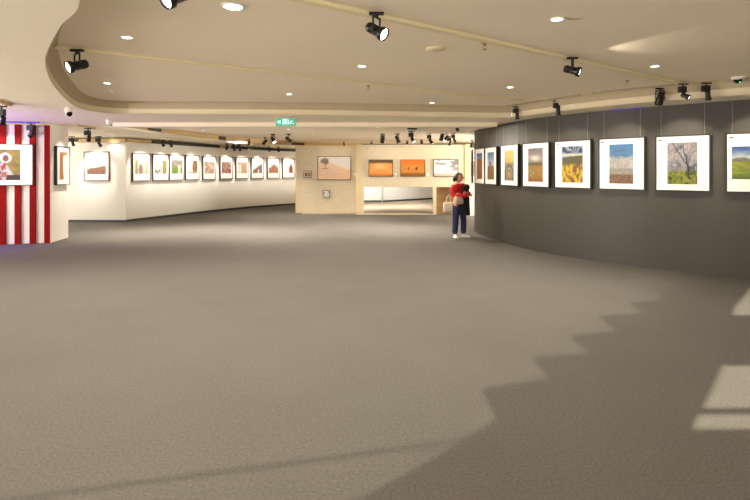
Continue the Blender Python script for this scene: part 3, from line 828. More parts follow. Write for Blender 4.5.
# black spotlights
def spot_can(aim, bracket=.11, L=.17, R=.042, flare=.056):
    """spotlight with U bracket: origin at the ceiling; aim = unit direction of the beam"""
    aim = Vector(aim).normalized()
    t = thing('track_spotlight', 'x', 'spotlight')
    k = MB(); k.box((-.06, -.018, -.022), (.06, .018, 0)); k.lathe([(.016, -.02), (.016, -.045), (0, -.045)], 12); bevel(k.build('adapter', M['black'], t), .003)
    piv = Vector((0, 0, -bracket - .04))
    side = aim.cross(Vector((0, 0, 1))); side = side.normalized() if side.length > .1 else Vector((1, 0, 0))
    k = MB()
    for s_ in (-1, 1):
        a = piv + side * s_ * (R + .012); b = Vector((a.x, a.y, -.04)); k.tube([a - Vector((0, 0, .012)), b], .008, 8)
    k.tube([Vector((*(side * (R + .016)).to_2d(), -.042)), Vector((*(side * -(R + .016)).to_2d(), -.042))], .008, 8)
    k.build('bracket', M['black'], t)
    q = aim.to_track_quat('Z', 'Y').to_matrix().to_4x4(); mx = Matrix.Translation(piv) @ q
    k = MB(); k.lathe([(0, -L * .55), (R * .8, -L * .55), (R, -L * .45), (R, -L * .2), (R * .9, -L * .18), (R * .9, -L * .12), (R, -L * .1), (R, L * .22), (flare, L * .30), (flare, L * .52), (flare * .9, L * .52), (flare * .86, L * .40)], 24, mx=mx)
    for s_ in (-1, 1): k.tube([piv + side * s_ * R * .9, piv + side * s_ * (R + .02)], .012, 8)
    h = k.build('housing', M['black'], t)
    k = MB(); k.lathe([(0, L * .42), (flare * .5, L * .425), (flare * .88, L * .44)], 24, mx=mx); k.build('lens', M['lens'], h)
    return t
def spot_box(aim, L=.13, R=.034):
    """small spotlight with a square ballast box and a head on a stem below it"""
    aim = Vector(aim).normalized(); t = thing('track_spotlight', 'x', 'spotlight')
    k = MB(); k.box((-.07, -.016, -.02), (.07, .016, 0)); k.tube([(0, 0, -.01), (0, 0, -.05)], .013, 8); bevel(k.build('adapter', M['black'], t), .003)
    k = MB(); k.box((-.065, -.03, -.135), (.045, .03, -.045)); bevel(k.build('ballast_box', M['black'], t), .006)
    piv = Vector((.02, 0, -.18)); k = MB(); k.tube([(.02, 0, -.12), tuple(piv)], .012, 8); k.build('bracket', M['black'], t)
    mx = Matrix.Translation(piv) @ aim.to_track_quat('Z', 'Y').to_matrix().to_4x4()
    k = MB(); k.lathe([(0, -L * .35), (R * .8, -L * .35), (R, -L * .25), (R, L * .2), (R * 1.25, L * .55), (R * 1.25, L * .62), (R * 1.1, L * .62), (R * 1.0, L * .5)], 20, mx=mx)
    h = k.build('housing', M['black'], t)
    k = MB(); k.lathe([(0, L * .5), (R * 1.05, L * .53)], 20, mx=mx); k.build('lens', M['lens'], h)
    return t
GS = 'black track spotlights'
SP = [  # px, py of the mount, ceiling height, aim, type, scale, label
 (77, 46.5, ZC, (-.55, -.72, -.35), 'can', 1.15, 'black spotlight facing left with its white lens shown, near the left ceiling curve'),
 (376.5, 8.5, ZC, (.70, -.42, -.48), 'can', 1.0, 'black spotlight facing right with lens shown, high on the upper lighting track'),
 (572.5, 54.5, ZC, (.82, -.47, -.32), 'can', 1.0, 'black spotlight facing right, on the upper track between centre and dark wall'),
 (178, -37, ZC, (-.55, -.62, -.5), 'can', 1.15, 'spotlight cut off by the top edge, only its glowing lens in view'),
 (660, 86, ZC, (.12, .55, -.62), 'can', 1.1, 'black spotlight turned to the dark wall, above the cherry blossom photograph'),
 (683, 81.5, ZC, (.62, -.58, -.5), 'box', .98, 'black spotlight with square box and lens to the right, at the track end'),
 (706.5, 80.5, ZC, (.25, .25, -.9), 'box', .98, 'black spotlight with square box hanging straight down, right of the track end'),
 (516, 104.8, ZC, (.1, .15, -1), 'box', 1.0, 'black box spotlight hanging down over the terraces photograph'),
 (557, 98.8, ZC, (.1, .15, -1), 'box', 1.05, 'black box spotlight hanging down over the yellow flowers photograph'),
 (1.5, 103.5, ZS, (-.5, .5, -.6), 'box', 1.2, 'black spotlight cut off by the left picture edge'),
 (31, 122.5, ZS, (-.6, .25, -.7), 'box', 1.3, 'black spotlight in front of the red and white stripes'),
 (88, 126.8, ZS, (-.35, .4, -.75), 'box', 1.25, 'black spotlight hanging from the short tan bar on the left'),
 (72, 136.4, ZS, (0, .5, -.8), 'box', 1.15, 'small spotlight at the left top corner of the flat white partition'),
 (98.5, 136.2, ZS, (.3, .4, -.8), 'box', 1.3, 'small spotlight above the picture on the flat white partition'),
 (163, 138.6, ZS, (0, .6, -.7), 'can', .95, 'first of the two spotlights side by side over the curved white wall'),
 (171, 139.4, ZS, (0, .6, -.7), 'can', .95, 'second of the two spotlights side by side over the curved white wall'),
 (227, 143.6, ZS, (-.4, .5, -.7), 'can', 1.0, 'small spotlight by the short tan piece of the dark rail'),
 (233.5, 143.8, ZS, (0, .5, -.8), 'box', 1.1, 'small box spotlight just right of the tan rail piece'),
 (239, 144.0, ZS, (.2, .5, -.8), 'box', 1.1, 'small box spotlight, second to the right of the tan rail piece'),
 (269, 146.6, ZS, (.2, .5, -.8), 'can', .95, 'tiny spotlight under the dark rail near its far end'),
 (278.5, 146.8, ZS, (.2, .5, -.8), 'can', .95, 'tiny spotlight last under the dark rail near the cream partition'),
 (249, 139.2, ZS, (-.3, .3, -.8), 'can', .8, 'tiny spotlight next to the bright ceiling panel'),
 (265, 137.2, ZF, (-.7, .25, -.6), 'can', 1.15, 'spotlight facing left, first of three over the curved wall end'),
 (273, 134.0, ZF, (.45, -.3, -.7), 'can', 1.25, 'spotlight below left of the exit sign, middle of three'),
 (288.5, 133.8, ZF, (.6, .1, -.6), 'can', 1.25, 'spotlight facing right under the exit sign, last of three'),
 (382.5, 133.4, ZF, (-.1, .35, -.85), 'can', 1.25, 'spotlight hanging over the gap between the ochre and orange photographs, left one'),
 (397.5, 133.4, ZF, (.35, .25, -.75), 'can', 1.25, 'spotlight hanging above the orange desert photograph, leaning right'),
 (411.5, 129.2, ZB, (.35, -.3, -.7), 'box', 1.1, 'spotlight on a short dark bar with its lens lit'),
 (429.5, 133.2, ZF, (.45, .2, -.75), 'box', 1.25, 'spotlight just right of the one on the short bar'),
 (442, 131.0, ZF, (-.2, .3, -.8), 'can', 1.2, 'upper spotlight of the tight cluster over the woman'),
 (446, 132.8, ZF, (-.5, -.2, -.6), 'can', 1.2, 'spotlight with visible lens in the tight cluster over the woman'),
 (449.5, 136.2, ZF, (-.2, .4, -.75), 'box', 1.2, 'lower spotlight of the tight cluster over the woman'),
 (453.5, 133.4, ZF, (.4, .2, -.75), 'box', 1.1, 'rightmost spotlight of the tight cluster over the woman'),
 (457, 124.0, ZS, (.3, .2, -.8), 'can', .7, 'tiny dark spotlight above the tight cluster'),
 (371.5, 141.4, ZF, (-.2, .4, -.8), 'can', .75, 'tiny spotlight above the ochre dune photograph'),
 (407, 140.6, ZF, (-.2, .4, -.8), 'can', .8, 'tiny spotlight above the left part of the orange desert'),
 (421.5, 139.6, ZF, (.2, .4, -.8), 'can', .8, 'tiny spotlight above the right part of the orange desert'),
 (344, 141.6, ZF, (.2, .4, -.8), 'can', .7, 'tiny spotlight over the post between the cream partitions'),
 (472, 140.0, ZS, (-.3, .3, -.8), 'can', 1.1, 'dark spotlight beside the rounded end of the dark wall'),
]
for px, py, z, aim, ty, sc, lab in SP:
    o = spot_can(aim) if ty == 'can' else spot_box(aim)
    o.location = at_z(px, py, z) - Vector((0, 0, .03 if z == ZC else .036 if px in (88, 1.5, 163, 171, 411.5) else 0)); o.scale = (sc, sc, sc)
    o['label'] = lab; o['group'] = GS

# lighting tracks
def track(p0, p1, w, h, m, lab, name='spotlight_track', z=None):
    p0 = Vector(p0); p1 = Vector(p1); dvec = p1 - p0; L_ = dvec.length
    k = MB(); k.box((0, -w / 2, -h), (L_, w / 2, 0)); k.box((.0, -w * .12, -h - .002), (L_, w * .12, -h + .001), 1)
    o = k.build(name, [m, M['track'] if m is M['track'] else m], loc=p0, rot=(0, 0, math.atan2(dvec.y, dvec.x)))
    tag(o, lab, 'track', 'ceiling lighting tracks'); return o
a = at_z(54.5, 45.6, ZC); b = at_z(522, 100, ZC)
track(a, b, .07, .03, M['track'], 'long cream lighting track starting at the left ceiling curve')
c0 = at_z(314, 0.5, ZC); c1 = at_z(688, 84.3, ZC); cd = (c0 - c1).normalized()
track(c0 + cd * .5, c1, .075, .03, M['track'], 'long cream lighting track crossing the upper ceiling to the dark wall')
e = at_z(178, -37, ZC); dd = (b - a).normalized()
track(e - dd * 1.2, e + dd * .6, .07, .03, M['track'], 'short cream track at the top edge holding the cut off spotlight')
def curve_track(pts, lab):
    k = MB(); k.wall(pts, ZC - .022, ZC, .035); o = k.build('spotlight_track', M['groove']); tag(o, lab, 'track', 'ceiling lighting tracks')
inner = off_curve(rec_right, .16)
curve_track(px_range(inner, 503, 580), 'taupe curved track piece over the far part of the dark wall')
curve_track(px_range(inner, 586, 678), 'taupe curved track piece over the middle of the dark wall')
def bar(px0, py0, px1, py1, z, lab, m='tan'):
    track(at_z(px0, py0, z), at_z(px1, py1, z), .06, .035, M[m], lab)
bar(75, 124.0, 94.5, 127.6, ZS, 'short tan bar track between striped wall and white partition')
bar(-6, 98.5, 10.5, 104, ZS, 'short track at the left picture edge')
bar(408, 127.8, 416.5, 128.2, ZB, 'short dark bar track above the orange desert photograph', 'dark_rail')
bar(160.5, 138.2, 176, 139.4, ZS, 'short track of the paired spotlights over the curved wall', 'track')

# air vents on the curved beam, bright ceiling panel
def on_beam(px0, px1, z0, z1, lab):
    pa, ta = on_curve(beam, px0); pb, tb = on_curve(beam, px1); t = (pb - pa); L_ = t.length; t.normalize()
    n = Vector((t.y, -t.x, 0))
    k = MB(); k.box((0, -.03, z0), (L_, -.002, z1))
    for q in range(4):
        zz = z0 + (z1 - z0) * (q + .5) / 4; k.box((.01, -.036, zz - .006), (L_ - .01, -.03, zz + .006))
    o = k.build('air_vent', M['vent'], loc=pa, rot=(0, 0, math.atan2(t.y, t.x))); tag(o, lab, 'vent', 'dark slot vents on the curved beam')
on_beam(148, 160.5, ZS - .03, ZF - .01, 'dark slot vent nearest on the curved tan beam')
on_beam(218.5, 225, ZS - .03, ZF - .02, 'dark slot vent further along the curved tan beam')
on_beam(291.5, 304, ZS - .03, ZF - .04, 'dark slot vent at the far end of the curved beam')
t = thing('ceiling_light', 'bright rectangular ceiling light over the curved white wall', 'ceiling light', at_z(238, 141.2, ZS) )
k = MB(); k.box((-.30, -.55, -.035), (.30, .55, -.002)); bevel(k.build('light_frame', M['plastic_white'], t), .005)
k = MB(); k.box((-.26, -.5, -.040), (.26, .5, -.035)); k.build('diffuser', M['panel_light'], t)

# exit sign
Ye = 10.03
zt, zb_ = Z(118.1, Ye), Z(126.2, Ye); w_ = X(296, Ye) - X(275.8, Ye); h_ = zt - zb_
t = thing('exit_sign', 'green hanging exit sign with running figure and arrow', 'sign', (X(285.9, Ye), Ye, zb_))
k = MB(); k.box((-w_/2, -.02, 0), (w_/2, .02, h_)); bevel(k.build('case', M['exit_case'], t), .004)
k = MB(); k.box((-w_/2 + .012, -.024, .014), (w_/2 - .012, -.02, h_ - .014)); k.build('green_face', M['exit_green'], t)
k = MB(); y0, y1 = -.027, -.024
def ebox(u0, u1, v0, v1): k.box((-w_/2 + u0 * w_, y0, v0 * h_), (-w_/2 + u1 * w_, y1, v1 * h_))
def estroke(p, q, wd=.012):
    a_ = Vector((-w_/2 + p[0] * w_, 0, p[1] * h_)); b_ = Vector((-w_/2 + q[0] * w_, 0, q[1] * h_)); tt = (b_ - a_).normalized(); nn = Vector((-tt.z, 0, tt.x)) * wd / 2
    vs = [a_ + nn, a_ - nn, b_ - nn, b_ + nn]; k.add([(v.x, y0, v.z) for v in vs] + [(v.x, y1, v.z) for v in vs], [(0,1,2,3),(7,6,5,4),(0,4,5,1),(1,5,6,2),(2,6,7,3),(3,7,4,0)])
estroke((.10, .5), (.20, .5)); estroke((.10, .5), (.15, .66)); estroke((.10, .5), (.15, .34))          # arrow tail to the left
ebox(.20, .235, .26, .74)
estroke((.36, .2), (.36, .82)); estroke((.36, .82), (.56, .82)); estroke((.56, .2), (.56, .82))              # door outline
k.ball((-w_/2 + .47 * w_, y0 + .001, .70 * h_), (.013, .002, .013), 10)
estroke((.465, .62), (.45, .42), .018); estroke((.45, .42), (.41, .24)); estroke((.45, .42), (.50, .26)); estroke((.465, .6), (.41, .5), .009); estroke((.465, .6), (.52, .5), .009)
estroke((.64, .22), (.64, .8)); ebox(.70, .92, .30, .36); estroke((.70, .36), (.78, .6)); ebox(.72, .86, .58, .64)
k.build('pictogram', M['exit_white'], t)
for sx in (-.16, .16):
    k = MB(); k.tube([(sx, 0, h_), (sx, 0, ZS - zb_)], .004, 6); k.build('suspension_rod', M['wire'], t)

# cameras, sprinklers, discs
t = thing('dome_camera', 'white dome security camera with black lens on the ceiling at far right', 'security camera', at_z(738, 78.5, ZC - .1) + Vector((0, 0, .0)))
p = at_z(738, 77.0, ZC); t.location = p
k = MB(); k.lathe([(0, 0), (.085, 0), (.088, -.012), (.08, -.03), (.066, -.038), (.0, -.038)], 28); k.build('base', M['plastic_white'], t)
k = MB(); k.lathe([(.056, -.036), (.054, -.052), (.044, -.072), (.026, -.086), (0, -.090)], 24); dm = k.build('dome', M['plastic_black'], t)
k = MB(); k.ball((0.0, -.035, -.075), .009, 10); k.build('indicator_light', M['led'], dm)
p = at_z(68.5, 107.5, ZS)
t = thing('security_camera', 'white bullet security camera below the left ceiling curve', 'security camera', p)
k = MB(); k.lathe([(0, 0), (.05, 0), (.05, -.012), (.02, -.018), (.018, -.05), (0, -.05)], 16); k.build('mount', M['plastic_white'], t)
aim = Vector((.55, -.6, -.45)).normalized(); mx = Matrix.Translation((0, 0, -.075)) @ aim.to_track_quat('Z', 'Y').to_matrix().to_4x4()
k = MB(); k.lathe([(0, -.09), (.045, -.09), (.055, -.07), (.055, .09), (.048, .10), (.046, .09)], 20, mx=mx); hs = k.build('housing', M['plastic_white'], t)
k = MB(); k.lathe([(0, .088), (.047, .09)], 20, mx=mx); k.build('lens', M['plastic_black'], hs)

k = MB(); k.tube([(0, 0, -.001), (.05, .03, -.003), (.11, .035, -.002), (.16, .02, -.001)], [.004, .006, .006, .003], 6); tag(k.build('scratch_stub', M['groove'], loc=at_z(565, 17.5, ZC)), 'short thin scratch on the ceiling beside a downlight', 'scratch')  # ceiling scratch built as a thin raised stub
def sprinkler(px, py, z, lab, sc=1.0):
    t = thing('sprinkler_head', lab, 'sprinkler', at_z(px, py, z), 0, 'fire sprinkler heads')
    k = MB(); k.lathe([(0, 0), (.03, 0), (.028, -.008), (.012, -.01), (.012, -.03), (0, -.03)], 14); k.build('escutcheon', M['brass'], t)
    k = MB(); k.tube([(.012, 0, -.025), (.016, 0, -.045), (.004, 0, -.062)], .003, 6); k.tube([(-.012, 0, -.025), (-.016, 0, -.045), (-.004, 0, -.062)], .003, 6); k.lathe([(0, -.062), (.022, -.064), (.022, -.067), (0, -.067)], 14); k.build('deflector', M['brass'], t); t.scale = (sc,) * 3
sprinkler(484.5, 42.5, ZC, 'small brass sprinkler head below the upper track at centre right', 1.1)
sprinkler(627.5, 80.5, ZC, 'small brass sprinkler head between the right downlight and dark wall')
sprinkler(368.5, 85.5, ZC, 'small brass sprinkler head under the left track at the centre')
sprinkler(458, 105.5, ZC, 'tiny brass sprinkler head by the far molding', .9)
sprinkler(428, 125.6, ZS, 'tiny brass sprinkler head near the dropped band', .9)
t = thing('smoke_detector', 'small round detector left of the leftmost ceiling downlights', 'smoke detector', at_z(110, 90, ZC))
k = MB(); k.lathe([(0, 0), (.05, 0), (.05, -.015), (.04, -.035), (.02, -.042), (0, -.042)], 20); k.build('body', M['plastic_white'], t)
t = thing('smoke_detector', 'rounded detector hanging at the left corner of the dropped band', 'smoke detector', at_z(108.7, 119.5, ZS))
k = MB(); k.lathe([(0, 0), (.06, 0), (.06, -.03), (.05, -.09), (.03, -.12), (0, -.125)], 20); k.build('body', M['plastic_white'], t)
k = MB(); k.lathe([(0, -.001), (.10, -.001), (.103, -.006), (.098, -.012), (0, -.013)], 28)
tag(k.build('ceiling_speaker', M['track'], loc=at_z(435, 48.5, ZC)), 'flat tan speaker disc on the ceiling between the two tracks', 'speaker')

# violet light strips on top of the striped wall and the dark wall
k = MB(); pa = at_z(-30, 120.8, ZS); pb = at_z(40, 121.8, ZS); dv_ = pb - pa
k.box((0, -.02, -.03), (dv_.length, .02, 0)); tag(k.build('light_strip', M['violet'], loc=pa, rot=(0, 0, math.atan2(dv_.y, dv_.x))), 'violet light strip on the ceiling before the striped wall', 'light strip', 'violet light strips')
k = MB(); k.wall(px_range(off_curve([p for p in dark], -.0), 610, 650) or [], ZS - .014, ZS, -.03)
tag(k.build('light_strip', M['violet_dim']), 'short violet strip at the top of the dark wall over the cherry blossom', 'light strip', 'violet light strips')

# ------------------------------------------------------------------ the woman
def skin_body(name, joints, edges, m, parent, root=0, sub=2):
    me = bpy.data.meshes.new(name); me.from_pydata([j[0] for j in joints], edges, []); me.materials.append(m)
    o = bpy.data.objects.new(name, me); C.objects.link(o); o.parent = parent
    mo = o.modifiers.new('skin', 'SKIN'); mo.use_smooth_shade = True
    sk = me.skin_vertices[0].data
    for i, j in enumerate(joints):
        r_ = j[1]; sk[i].radius = r_ if isinstance(r_, tuple) else (r_, r_); sk[i].use_root = (i == root)
    sb = o.modifiers.new('sub', 'SUBSURF'); sb.levels = sub; sb.render_levels = sub
    return o
W = thing('person', 'woman in a red sweater and navy trousers with folded arms, looking right', 'person', (X(459.0, 12.45), 12.45, 0), math.radians(38))
# local frame: she faces -y, her right side is -x
J = [((0, .01, .87), (.135, .10)),       # 0 pelvis
     ((0, .015, 1.00), (.115, .085)), ((0, .01, 1.15), (.125, .09)), ((0, .015, 1.27), (.12, .075)), ((0, .02, 1.345), (.05, .05)),   # 1..4 spine, neck
     ((0, .0, 1.42), (.048, .052)),                                                                   # 5 neck top
     ((.15, .02, 1.285), .055), ((.235, -.02, 1.075), .044), ((.10, -.235, 1.10), .034), ((-.03, -.265, 1.10), .026),     # 6..9 left arm
     ((-.15, .02, 1.285), .055), ((-.235, -.02, 1.07), .044), ((-.08, -.245, 1.055), .034), ((.07, -.268, 1.05), .026),  # 10..13 right arm
     ((.09, .01, .80), .095), ((.13, -.03, .44), .06), ((.15, -.01, .10), .042),          # 14..16 left leg
     ((-.09, .01, .80), .095), ((-.11, .01, .44), .06), ((-.12, .04, .10), .042)]        # 17..19 right leg
E = [(0,1),(1,2),(2,3),(3,4),(4,5),(3,6),(6,7),(7,8),(8,9),(3,10),(10,11),(11,12),(12,13),(0,14),(14,15),(15,16),(0,17),(17,18),(18,19)]
body = skin_body('body', J, E, M['skin'], W)
# head: one surface with brow, nose, chin; turned to her left (towards the dark wall)
hd = MB(); nlat, nlon = 18, 24; vs = []; fs = []
for i in range(nlat + 1):
    th = PI * i / nlat
    for j in range(nlon):
        a = 2 * PI * j / nlon; x = math.sin(th) * math.cos(a); y = math.sin(th) * math.sin(a); z = math.cos(th)
        f = max(0, -y)
        sx = .074 * (1 - .22 * sst(.0, -1, z)); sy = .092 * (1 - .12 * sst(0, -1, z)); sz = .112
        px_, py_, pz_ = x * sx, y * sy, z * sz
        g = math.exp(-(x / .22) ** 2 - ((z + .12) / .22) ** 2) * f; py_ -= .022 * g
        g = math.exp(-(x / .5) ** 2 - ((z + .82) / .2) ** 2) * f; py_ -= .010 * g
        for sg in (-1, 1):
            g = math.exp(-((x - sg * .42) / .2) ** 2 - ((z - .08) / .12) ** 2) * f; py_ += .008 * g
        vs.append((px_, py_, pz_))
for i in range(nlat):
    for j in range(nlon): fs.append((i * nlon + j, (i + 1) * nlon + j, (i + 1) * nlon + (j + 1) % nlon, i * nlon + (j + 1) % nlon))
hd.add(vs, fs, 0, True)
for sg in (-1, 1):
    hd.ball((sg * .073, .012, -.01), (.009, .018, .028), 10)
    hd.ball((sg * .031, -.078, .010), (.012, .006, .006), 8, 1)
hd.ball((0, -.083, -.058), (.020, .006, .007), 8, 2)
head_rot = (math.radians(-4), 0, math.radians(36))
head = hd.build('head', [M['skin'], M['eye'], M['lip']], W, loc=(0, -.012, 1.487), rot=head_rot)
hr = MB(); vs = []; fs = []; idx = {}
for i in range(0, 15):
    th = PI * i / 18
    for j in range(nlon):
        a = 2 * PI * j / nlon; x = math.sin(th) * math.cos(a); y = math.sin(th) * math.sin(a); z = math.cos(th)
        lim = .28 if y < 0 else -1
        zz = z
        if y < .25 and z < .30 + (.25 - y) * .18: zz = None
        vs.append((x * .081 , y * .101 + .006, z * .119 + .003)); idx[(i, j)] = zz
for i in range(14):
    for j in range(nlon):
        q = [(i, j), (i + 1, j), (i + 1, (j + 1) % nlon), (i, (j + 1) % nlon)]
        if all(idx[t_] is not None for t_ in q): fs.append(tuple(a_ * nlon + b_ for a_, b_ in q))
hr.add(vs, fs, 0, True)
hr.ball((0, .118, -.02), (.046, .044, .05), 14); hr.tube([(0, .13, -.03), (.0, .135, -.07), (.005, .12, -.10)], [.035, .03, .012], 10)
ho = hr.build('hair', M['hair'], W, loc=(0, -.012, 1.487), rot=head_rot)
sl = ho.modifiers.new('solid', 'SOLIDIFY'); sl.thickness = .01; sl.offset = 0
bd = MB(); pts = [(math.cos(a) * .086, -.022 + .0 * a, .004 + math.sin(a) * .122) for a in [PI * k / 20 for k in range(-1, 22)]]
bd.tube(pts, .009, 8); bd.build('headband', M['band'], W, loc=(0, -.012, 1.487), rot=head_rot)
# sweater
JS = [((0, .01, .82), (.185, .145)), ((0, .015, .98), (.165, .13)), ((0, .008, 1.14), (.17, .125)), ((0, .015, 1.265), (.15, .105)), ((0, .018, 1.335), (.078, .07)),
      ((.175, .02, 1.27), .088), ((.245, -.02, 1.075), .074), ((.11, -.235, 1.10), .060), ((.01, -.262, 1.10), .050),
      ((-.175, .02, 1.27), .088), ((-.245, -.02, 1.07), .074), ((-.09, -.245, 1.055), .060), ((.03, -.265, 1.05), .050)]
skin_body('sweater', JS, [(0,1),(1,2),(2,3),(3,4),(3,5),(5,6),(6,7),(7,8),(3,9),(9,10),(10,11),(11,12)], M['red_knit'], W)
# trousers
JT = [((0, .01, .90), (.135, .11)), ((0, .012, .82), (.145, .115)), ((.095, .005, .74), .102), ((.132, -.035, .44), .080), ((.15, -.012, .075), .070), ((-.092, .01, .74), .102), ((-.11, .01, .44), .080), ((-.12, .035, .075), .070)]
skin_body('trousers', JT, [(0,1),(1,2),(2,3),(3,4),(1,5),(5,6),(6,7)], M['navy'], W)
# shoes
for sg, (x, y), rz in ((1, (.15, -.02), 30), (-1, (-.12, .02), -30)):
    k = MB(); prof_ = [(.055, .034, .075), (.03, .040, .085), (-.02, .042, .082), (-.08, .046, .062), (-.13, .044, .050), (-.165, .030, .040)]
    vs = []; fs = []; n = 12
    for yy, hw, hh in prof_:
        for q in range(n):
            a = PI * q / (n - 1); vs.append((math.cos(a) * hw, yy, .0 + math.sin(a) * hh))
    for i in range(len(prof_) - 1):
        for q in range(n - 1): fs.append((i * n + q, i * n + q + 1, (i + 1) * n + q + 1, (i + 1) * n + q))
        fs.append((i * n, (i + 1) * n, (i + 1) * n + n - 1, i * n + n - 1))
    fs.append(tuple(range(n))); fs.append(tuple(range((len(prof_) - 1) * n + n - 1, (len(prof_) - 1) * n - 1, -1)))
    k.add(vs, fs, 0, True); k.box((-.045, -.165, 0), (.045, .058, .014))
    k.build('shoe', M['shoe'], W, loc=(x, y, 0), rot=(0, 0, math.radians(rz)))
# hands: palm with four fingers and a thumb
def hand(base, dirx, sg):
    b0 = Vector(base); dx = Vector(dirx).normalized(); up = Vector((0, 0, 1)); out = dx.cross(up).normalized()
    if out.y > 0: out = -out
    jj = [(tuple(b0), .024), (tuple(b0 + dx * .05), (.03, .016))]; ee = [(0, 1)]
    for f, (o_, ln) in enumerate(((.027, .055), (.010, .066), (-.008, .062), (-.025, .048))):
        r0 = b0 + dx * .062 + up * o_; c1_ = r0 + dx * ln * .5 + out * .004; c2_ = r0 + dx * ln * .85 - out * .018
        s0 = len(jj); jj += [(tuple(r0), .0095), (tuple(c1_), .0085), (tuple(c2_), .0075)]; ee += [(1, s0), (s0, s0 + 1), (s0 + 1, s0 + 2)]
    s0 = len(jj); t0 = b0 + dx * .02 + up * .03; jj += [(tuple(t0), .0105), (tuple(t0 + dx * .03 + up * .022), .009), (tuple(t0 + dx * .055 + up * .024 - out * .01), .008)]; ee += [(0, s0), (s0, s0 + 1), (s0 + 1, s0 + 2)]
    skin_body('hand', jj, ee, M['skin'], W, sub=1)
hand((-.045, -.27, 1.10), (-1, -.12, .1), 1)
hand((.085, -.272, 1.05), (1, -.05, .0), -1)
bpy.context.view_layer.update()
MW = W.matrix_world.copy()
# coat hanging over the folded arms
ct = MB(); nu, nv = 18, 22; vs = []; fs = []
for j in range(nv + 1):
    v = j / nv
    for i in range(nu + 1):
        u = i / nu - .5
        wdt = .25 + .07 * v
        x = .025 + u * wdt + .02 * v
        fold = math.sin(u * 17 + 2 * v) * .012 * (0.4 + v) + math.sin(u * 31 + v * 5) * .004
        if v < .2:                 # bunched collar standing above the forearms
            z = 1.30 - v * .6 + .02 * math.sin(u * 8) + .04 * u; y = -.185 - .035 * math.sin(v / .2 * PI) + fold * .5
        else:
            z = 1.18 - (v - .2) / .8 * (.60 + .04 * math.sin(u * 5)); y = -.185 + fold * (1 if v > .4 else .4) + .01 * (v - .2)
        vs.append((x, y, z))
for j in range(nv):
    for i in range(nu): a_ = j * (nu + 1) + i; fs.append((a_, a_ + 1, a_ + nu + 2, a_ + nu + 1))
ct.add(vs, fs, 0, True)
co = ct.build('coat', M['coat'], loc=MW.translation, rot=(0, 0, W.rotation_euler.z)); so = co.modifiers.new('solid', 'SOLIDIFY'); so.thickness = .022; so.offset = 0
co.modifiers.new('sub', 'SUBSURF').render_levels = 1
tag(co, 'black coat draped over the folded arms of the woman in red', 'coat')
# beige shoulder bag
t = thing('handbag', 'beige handbag under the arm of the woman in red', 'bag', MW @ Vector((-.245, -.205, .845)), W.rotation_euler.z)
k = MB(); vs = []; fs = []; n = 20; levels = [(0, .10, .045), (.01, .145, .06), (.06, .155, .07), (.12, .14, .06), (.165, .115, .04), (.18, .10, .02)]
for z, a_, b_ in levels:
    for q in range(n): an = 2 * PI * q / n; vs.append((math.copysign(abs(math.cos(an)) ** .6, math.cos(an)) * a_, math.copysign(abs(math.sin(an)) ** .6, math.sin(an)) * b_, z + .006 * math.sin(an * 5)))
for i in range(len(levels) - 1):
    for q in range(n): fs.append((i * n + q, i * n + (q + 1) % n, (i + 1) * n + (q + 1) % n, (i + 1) * n + q))
fs += [tuple(range(n - 1, -1, -1)), tuple(range((len(levels) - 1) * n, len(levels) * n))]
k.add(vs, fs, 0, True); k.build('bag_body', M['bag'], t)
k = MB(); k.tube([(-.09, 0, .165), (-.07, .01, .235), (0, .02, .27), (.07, .01, .235), (.09, 0, .165)], .009, 8); k.build('strap', M['bag'], t)
# white tote
t = thing('tote_bag', 'white tote bag hanging behind the elbow of the woman in red', 'bag', Vector((X(447.6, 12.5), 12.42, .64)), math.radians(12))
k = MB(); vs = []; fs = []; n = 24; levels = [(0, .11, .03), (.012, .125, .04), (.10, .125, .045), (.20, .12, .03), (.235, .118, .016)]
for z, a_, b_ in levels:
    for q in range(n): an = 2 * PI * q / n; vs.append((math.copysign(abs(math.cos(an)) ** .35, math.cos(an)) * a_, math.copysign(abs(math.sin(an)) ** .5, math.sin(an)) * b_ + .004 * math.sin(an * 4 + z * 20), z))
for i in range(len(levels) - 1):
    for q in range(n): fs.append((i * n + q, i * n + (q + 1) % n, (i + 1) * n + (q + 1) % n, (i + 1) * n + q))
fs += [tuple(range(n - 1, -1, -1)), tuple(range((len(levels) - 1) * n, len(levels) * n))]
k.add(vs, fs, 0, True); k.build('bag_body', M['tote'], t)
for yy in (-.014, .014):
    k = MB(); k.tube([(-.055, yy, .23), (-.03, yy, .36), (.03, yy * .5, .42), (.065, yy, .36), (.06, yy, .23)], .006, 8); k.build('handle', M['tote'], t)

# ------------------------------------------------------------------ light of the place and added fill
sun = bpy.data.lights.new('sun', 'SUN'); sun.energy = 9.0; sun.color = (1, .92, .74); sun.angle = math.radians(.22)
so = bpy.data.objects.new('sun', sun); C.objects.link(so); so.rotation_euler = Vector((0, 1, -SL)).to_track_quat('-Z', 'Y').to_euler()

def area(name, loc, direction, sx, sy, power, col):
    l = bpy.data.lights.new(name, 'AREA'); l.shape = 'RECTANGLE'; l.size = sx; l.size_y = sy; l.energy = power; l.color = col
    o = bpy.data.objects.new(name, l); C.objects.link(o); o.location = loc; o.rotation_euler = Vector(direction).to_track_quat('-Z', 'Y').to_euler(); return o
area('rear_fill', (-1.5, REAR + .02, 1.5), (0, 1, 0.22), 14, 1.7, 160, (1, .95, .86))  # added area fill behind the camera, in place of light from unseen windows
